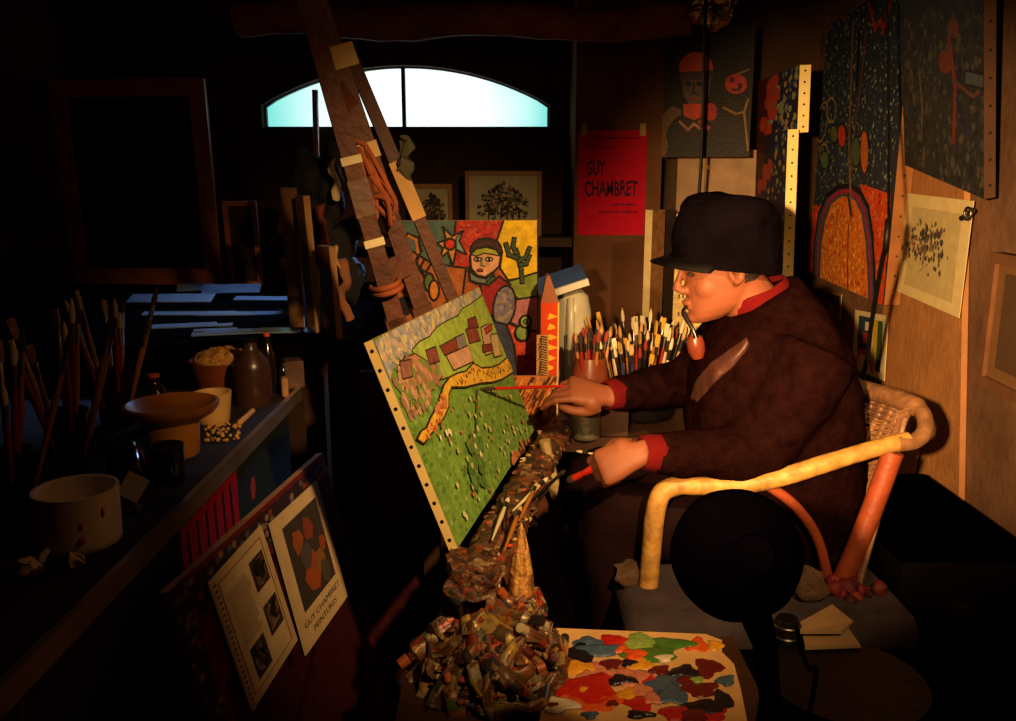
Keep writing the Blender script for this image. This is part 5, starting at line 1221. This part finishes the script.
def hand(mb, wr, X, Zd, thumb_sign, curls, thumb, sc=1.0, spread=0.):
    X = X.normalized(); Zd = (Zd - X * Zd.dot(X)).normalized(); Y = Zd.cross(X) * thumb_sign
    P = lambda x, y, z: wr + (X * x + Y * y + Zd * z) * sc
    n = 14
    def ring(x, hy, hz, oy=0., oz=0.): return [P(x, oy + hy * math.copysign(abs(math.cos(a)) ** .75, math.cos(a)), oz + hz * math.copysign(abs(math.sin(a)) ** .75, math.sin(a))) for a in [2 * PI * i / n for i in range(n)]]
    mb.loft([ring(-.03, .026, .020), ring(0, .026, .019), ring(.03, .034, .0185, .003), ring(.06, .040, .0165, .002), ring(.085, .040, .0135, 0), ring(.094, .036, .009, 0)])
    mb.ball(P(.035, .022, -.008), (.026 * sc,) * 3, 8)
    fl = ((.030, (.043, .027, .021), .0092), (.0105, (.048, .030, .022), .0095), (-.0095, (.044, .028, .021), .0090), (-.0285, (.035, .021, .018), .0080))
    tips = []
    for (y, segs, r), cu in zip(fl, curls):
        p = V3((.086 - abs(y - .005) * .12, y, .002)); ang = 0.; pts = [P(p.x - .012, p.y, p.z), P(*p)]; rs = [r * 1.05, r * 1.1]
        for sg, c in zip(segs, cu):
            ang += math.radians(c); d = V3((math.cos(ang), spread * y * 6, -math.sin(ang)))
            mid = p + d * sg * .5; p = p + d * sg; pts += [P(*mid), P(*p)]; rs += [r * .92, r * .98]
            r *= .92
        pts.append(P(*(p + d * r * .6))); rs.append(r * .5)
        mb.tube(pts, [q * sc for q in rs], 10); tips.append(P(*p))
    pts = [P(*q) for q in thumb]; mb.tube(curve(pts, 3), [q * sc for q in [.0155, .0150, .0145, .013, .0120, .0115, .0118, .0112, .0095, .006][:len(curve(pts, 3))]], 10)
    return tips, P
# far (right) hand reaching to the canvas, pinching the brush
BT = onplane(479, 389, CO, CN); BG = at(553, 386.5, 1.965)
HX = (at(556, 389, 1.965) - WRR).normalized()
rt, RP = hand(body, WRR, HX + V3((0, 0, .06)), V3((.05, -.62, .78)), 1, ((26, 30, 14), (34, 38, 18), (44, 44, 22), (52, 50, 26)), [(.015, .026, -.012), (.045, .040, -.024), (.080, .036, -.034), (.108, .024, -.038)], 1.0)
# near (left) hand closed on a red brush
lt2, LP = hand(body, WRL, V3((-.93, -.02, -.36)), V3((.15, -.80, .58)), -1, ((58, 72, 40), (62, 78, 44), (66, 80, 46), (70, 80, 46)), [(.015, .026, -.012), (.042, .042, -.022), (.068, .036, -.040), (.086, .018, -.046)], .98)
body.merge().voxel(.0037, 4)
pn = tag(body.build('person', SKIN, origin=(.5, YH, 0), smooth=80), 'seated painter in a dark cap and brown cardigan, pipe in mouth, brush to canvas', 'person')
for s in (-1, 1):
    MB().ball(hl(.0735, s * .034, .001), (.010, .013, .006), 10).build('eye', EYEM, pn)
# hair: a short cropped shell below the cap
hr = MB(); hr.loft(head_rings(1.035, 36)); bmesh.ops.subdivide_edges(hr.bm, edges=hr.bm.edges, cuts=2, use_grid_fill=True)
kill = []
for f in hr.bm.faces:
    c = f.calc_center_median() - HO; ff, zz = c.dot(HF), c.dot(HU)
    keep = (zz > .045 and ff < .0) or (ff < -.03 and zz > -.055 + .25 * max(0, ff + .09)) or (-.03 <= ff < .008 and zz > .012) 
    if not keep: kill.append(f)
bmesh.ops.delete(hr.bm, geom=kill, context='FACES'); hr.jitter(.0015, 120)
g = bmesh.ops.solidify(hr.bm, geom=hr.bm.faces, thickness=.004); hr.build('hair', HAIRM, pn)
# cap: soft crown, band, peak
def cap_ring(z, x0, x1, hy, dz=0., n=32):
    xc, rx = (x0 + x1) / 2, (x1 - x0) / 2
    return [V3((xc + rx * math.cos(2 * PI * i / n), YH + hy * math.sin(2 * PI * i / n), z + dz * math.cos(2 * PI * i / n))) for i in range(n)]
cm = MB(); cm.loft([cap_ring(1.164, .374, .602, .093, -.010), cap_ring(1.185, .368, .604, .096, -.008), cap_ring(1.215, .366, .603, .099, -.006), cap_ring(1.245, .369, .597, .099, -.004), cap_ring(1.270, .372, .595, .100, -.004), cap_ring(1.290, .378, .588, .096, -.006), cap_ring(1.306, .393, .570, .084, -.006), cap_ring(1.316, .418, .54, .062, -.004), cap_ring(1.319, .45, .50, .03, -.002)])
bmesh.ops.subdivide_edges(cm.bm, edges=cm.bm.edges, cuts=1, use_grid_fill=True)
bmesh.ops.subdivide_edges(cm.bm, edges=cm.bm.edges, cuts=1, use_grid_fill=True); cm.jitter(.010, 11, 2).jitter(.003, 34, 5); cp_ = cm.build('cap', CAPM, pn, smooth=180)
MB().loft([cap_ring(1.158, .366, .608, .100, -.011), cap_ring(1.180, .361, .610, .102, -.009)], cap=False).build('cap_band', CAPM, cp_)
pk_ = MB(); n_ = 20; up_, lo_ = [], []
inn, out = [], []
for i in range(n_ + 1):
    a = PI / 2 + .30 + (PI - .60) * i / n_; ca, sa = math.cos(a), math.sin(a)
    inn.append(V3((.4915 + .117 * ca, YH + .098 * sa, 1.172 + .010 * -ca)))
    out.append(V3((.47 + .153 * ca * (1 if True else 0), YH + .100 * sa, 1.170 - .012 * (sa ** 2) + .004 * -ca)))
pk_.loft([inn, [a.lerp(b, .5) + V3((0, 0, .005)) for a, b in zip(inn, out)], out, [p + V3((.002, 0, -.005)) for p in out], [a.lerp(b, .5) + V3((0, 0, -.001)) for a, b in zip(inn, out)], [p + V3((0, 0, -.006)) for p in inn]], cap=False, closed=False)
pk_.build('cap_peak', mat('shiny black peak', (5, 3, 4), .65, var=.15, spec=.08), cp_, smooth=70)
# cardigan: heavy hunched torso and two sleeves fused into one knitted surface
sw = MB()
def tor(z, xf, xb, hy, n=36, sk=0.):
    xc, rx = (xf + xb) / 2, (xb - xf) / 2
    return [V3((xc + rx * math.copysign(abs(math.cos(t)) ** .8, math.cos(t)), YH + hy * math.copysign(abs(math.sin(t)) ** .8, math.sin(t)), z + sk * math.cos(t))) for t in [2 * PI * i / n for i in range(n)]]
sw.loft([tor(.535, .50, .80, .19), tor(.60, .45, .812, .205), tor(.70, .425, .812, .212), tor(.80, .415, .805, .213), tor(.89, .42, .79, .21), tor(.965, .435, .762, .20, sk=.01), tor(1.02, .455, .725, .178, sk=.02), tor(1.06, .475, .69, .14, sk=.03), tor(1.085, .49, .66, .10, sk=.04), tor(1.10, .50, .645, .078, sk=.045)])
for a, b, c, k in ((SHL, ELL, WRL, 1), (SHR, ELR, WRR, 1)):
    e = c + (b - c).normalized() * .020
    sw.tube(curve([a + V3((.0, 0, .025)), a.lerp(b, .35), b.lerp(a, .3), b, b.lerp(e, .35), b.lerp(e, .75), e], 4), [.082, .083, .083, .082, .081, .080, .078, .076, .074, .071, .069, .068, .066, .065, .063, .060, .057, .054, .052, .050, .048, .046, .045, .043, .042], 18)
    # gathers in the sleeve at the elbow
    for q in range(5): sw.torus(b.lerp(e, .12 + q * .14), .054 - .003 * q, .008, (e - b).to_track_quat('Z', 'Y').to_matrix() @ Matrix.Rotation(.3 * (-1) ** q, 3, 'X'), n=18, m=6)
sw.merge().voxel(.011, 5, .006, 16)
for v in sw.bm.verts: v.co += noise.noise_vector(v.co * 34) * .0022
cardi = sw.build('cardigan', WOOL, pn, smooth=180)
# trousers
tr = MB(); tr.loft([tor(.525, .52, .80, .185), tor(.60, .50, .79, .19), tor(.66, .52, .78, .185)])
for h, k, a_ in ((HPL, KNL, ANL), (HPR, KNR, ANR)):
    tr.tube(curve([h, h.lerp(k, .35), h.lerp(k, .75), k, k.lerp(a_, .3), k.lerp(a_, .7), a_ + V3((0, 0, -.01))], 4), [.098, .098, .097, .096, .094, .092, .090, .087, .085, .084, .083, .082, .082, .080, .078, .076, .075, .073, .072, .071, .070, .070, .070, .070, .070], 18)
tr.merge().voxel(.012, 5, .008, 14); tr.build('trousers', TROUS, pn, smooth=180)
for a_ in (ANL, ANR):
    sh = MB(); P0_ = a_ + V3((0, 0, -.10)); rings = []
    for f, wd_, hg in ((-.06, .012, .03), (-.055, .036, .065), (-.02, .040, .085), (.04, .042, .085), (.09, .046, .06), (.14, .048, .048), (.19, .040, .040), (.215, .015, .022)):
        rings.append([P0_ + V3((-f, wd_ * math.copysign(abs(math.cos(t)) ** .7, math.cos(t)), hg * .5 + hg * .5 * math.copysign(abs(math.sin(t)) ** .7, math.sin(t)))) for t in [2 * PI * i / 16 for i in range(16)]])
    sh.loft(rings); sh.build('shoe', mat('black shoe leather', (24, 18, 16), .4, var=.2), pn, smooth=60)
# shirt: red collar at the nape and red cuffs
mb = MB(); rings = []
cc = V3((.560, YH, 1.098)); ax = V3((-.42, 0, .90)).normalized(); bx_ = V3((0, 1, 0)).cross(ax).normalized()
for r, z in ((.078, -.030), (.076, -.006), (.071, .014), (.068, .016), (.068, .0), (.070, -.03)):
    rings.append([cc + ax * z + (bx_ * math.cos(t) * 1.0 + V3((0, 1, 0)) * math.sin(t)) * r for t in [2 * PI * i / 28 for i in range(28)]])
mb.loft(rings, cap=False).jitter(.003, 30); mb.build('shirt_collar', REDC, pn)
for b, c, kk in ((ELL, WRL, 1.0), (ELR, WRR, 1.0)):
    d = (c - b).normalized(); q = d.to_track_quat('Z', 'Y').to_matrix()
    MB().lathe([(.040, -.055), (.039, -.03), (.037, -.012), (.034, .000), (.031, .002), (.030, -.01), (.033, -.05)], c, 22, q, cap=False).jitter(.003, 40).build('shirt_cuff', REDC, pn)
# open front of the cardigan: turned-back brown lapel catching the light
def flap(name, px, ys, m, th=.008):
    P_ = [at(x, y, Y) for (x, y), Y in zip(px, ys)]
    mb = MB(); n = (P_[1] - P_[0]).cross(P_[-1] - P_[0]).normalized(); mb.loft([[p - n * th / 2 for p in P_], [p + n * th / 2 for p in P_]])
    bmesh.ops.bevel(mb.bm, geom=mb.bm.edges, offset=.003, segments=2, affect='EDGES'); mb.build(name, m, pn, smooth=50)
from mathutils.bvhtree import BVHTree
bv = BVHTree.FromPolygons([v.co + V3(W[pn.name]) for v in cardi.data.vertices], [tuple(p.vertices) for p in cardi.data.polygons])
def on_cloth(px, py, lift):
    d = ray(px, py).normalized(); h_ = bv.ray_cast(CAM, d)[0]
    if h_ is None: h_ = at(px, py, 1.8)
    return h_ - d * lift
eu, el_ = curve([V3((x, y, 0)) for x, y in ((747, 338), (728, 350), (710, 364), (697, 381), (691, 398))], 5), curve([V3((x, y, 0)) for x, y in ((750, 345), (735, 366), (718, 380), (707, 391), (697, 402))], 5)
lap = MB(); rows = []
for k in range(9):
    t_ = k / 8; rows.append([on_cloth(*u.lerp(l, t_)[:2], .004 + .012 * math.sin(PI * min(1, .15 + t_ * .85))) for u, l in zip(eu, el_)])
back = [[on_cloth(*u.lerp(l, k / 8)[:2], -.006) for u, l in zip(eu, el_)] for k in range(9)]
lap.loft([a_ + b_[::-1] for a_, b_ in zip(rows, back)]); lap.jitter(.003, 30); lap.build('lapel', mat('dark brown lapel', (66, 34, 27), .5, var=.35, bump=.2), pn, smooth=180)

# pipe
t = thing('tobacco_pipe', 'dark curved tobacco pipe held in the painter mouth', 'pipe', at(697, 346, 1.80))
pm = hl(.100, .012, -.068); pb_ = at(697, 338, 1.84)
mb = MB(); mb.tube(curve([pm + HF * -.015, pm + V3((-.004, -.01, -.012)), at(694, 332, 1.855), at(699, 352, 1.85)]), [.004] * 6 + [.005] * 8 + [.008] * 5, 10); mb.build('stem', BLACKG, t)
MB().lathe([(.001, -.030), (.012, -.028), (.019, -.012), (.0195, .008), (.016, .02), (.013, .02), (.012, .0), (.001, -.005)], at(696, 346, 1.845), 20, Matrix.Rotation(-.2, 3, 'Y')).build('bowl', mat('briar wood', (112, 48, 28), .3, var=.3, coat=.4), t)

# brush in the painting hand: from the canvas to the fingers
L_ = (BG - BT).length + .09; d = (BG - BT).normalized()
o = make_brush('paintbrush', 'slim red brush in the painting hand, its tip touching the landscape canvas', L_, .0038, REDL, fm=REDL, bm_=BM[3])
place(o, BT + d * L_, -d)
# red brush in the resting hand
b0_, b1_ = at(606, 462, 1.645), at(566, 482, 1.68); d = (b1_ - b0_)
o = make_brush('paintbrush', 'thick red-handled brush in the lower hand pointing down at the easel tray', d.length + .05, .0075, REDL, fm=REDL, bm_=BM[3]); place(o, b0_ - d.normalized() * .05, d)
b0_, b1_ = at(606, 456, 1.65), at(576, 451, 1.70); d = b1_ - b0_
o = make_brush('paintbrush', 'thin pale brush also held in the lower hand', d.length + .05, .0026, HM[5], bm_=BM[1]); place(o, b0_ - d.normalized() * .05, d)
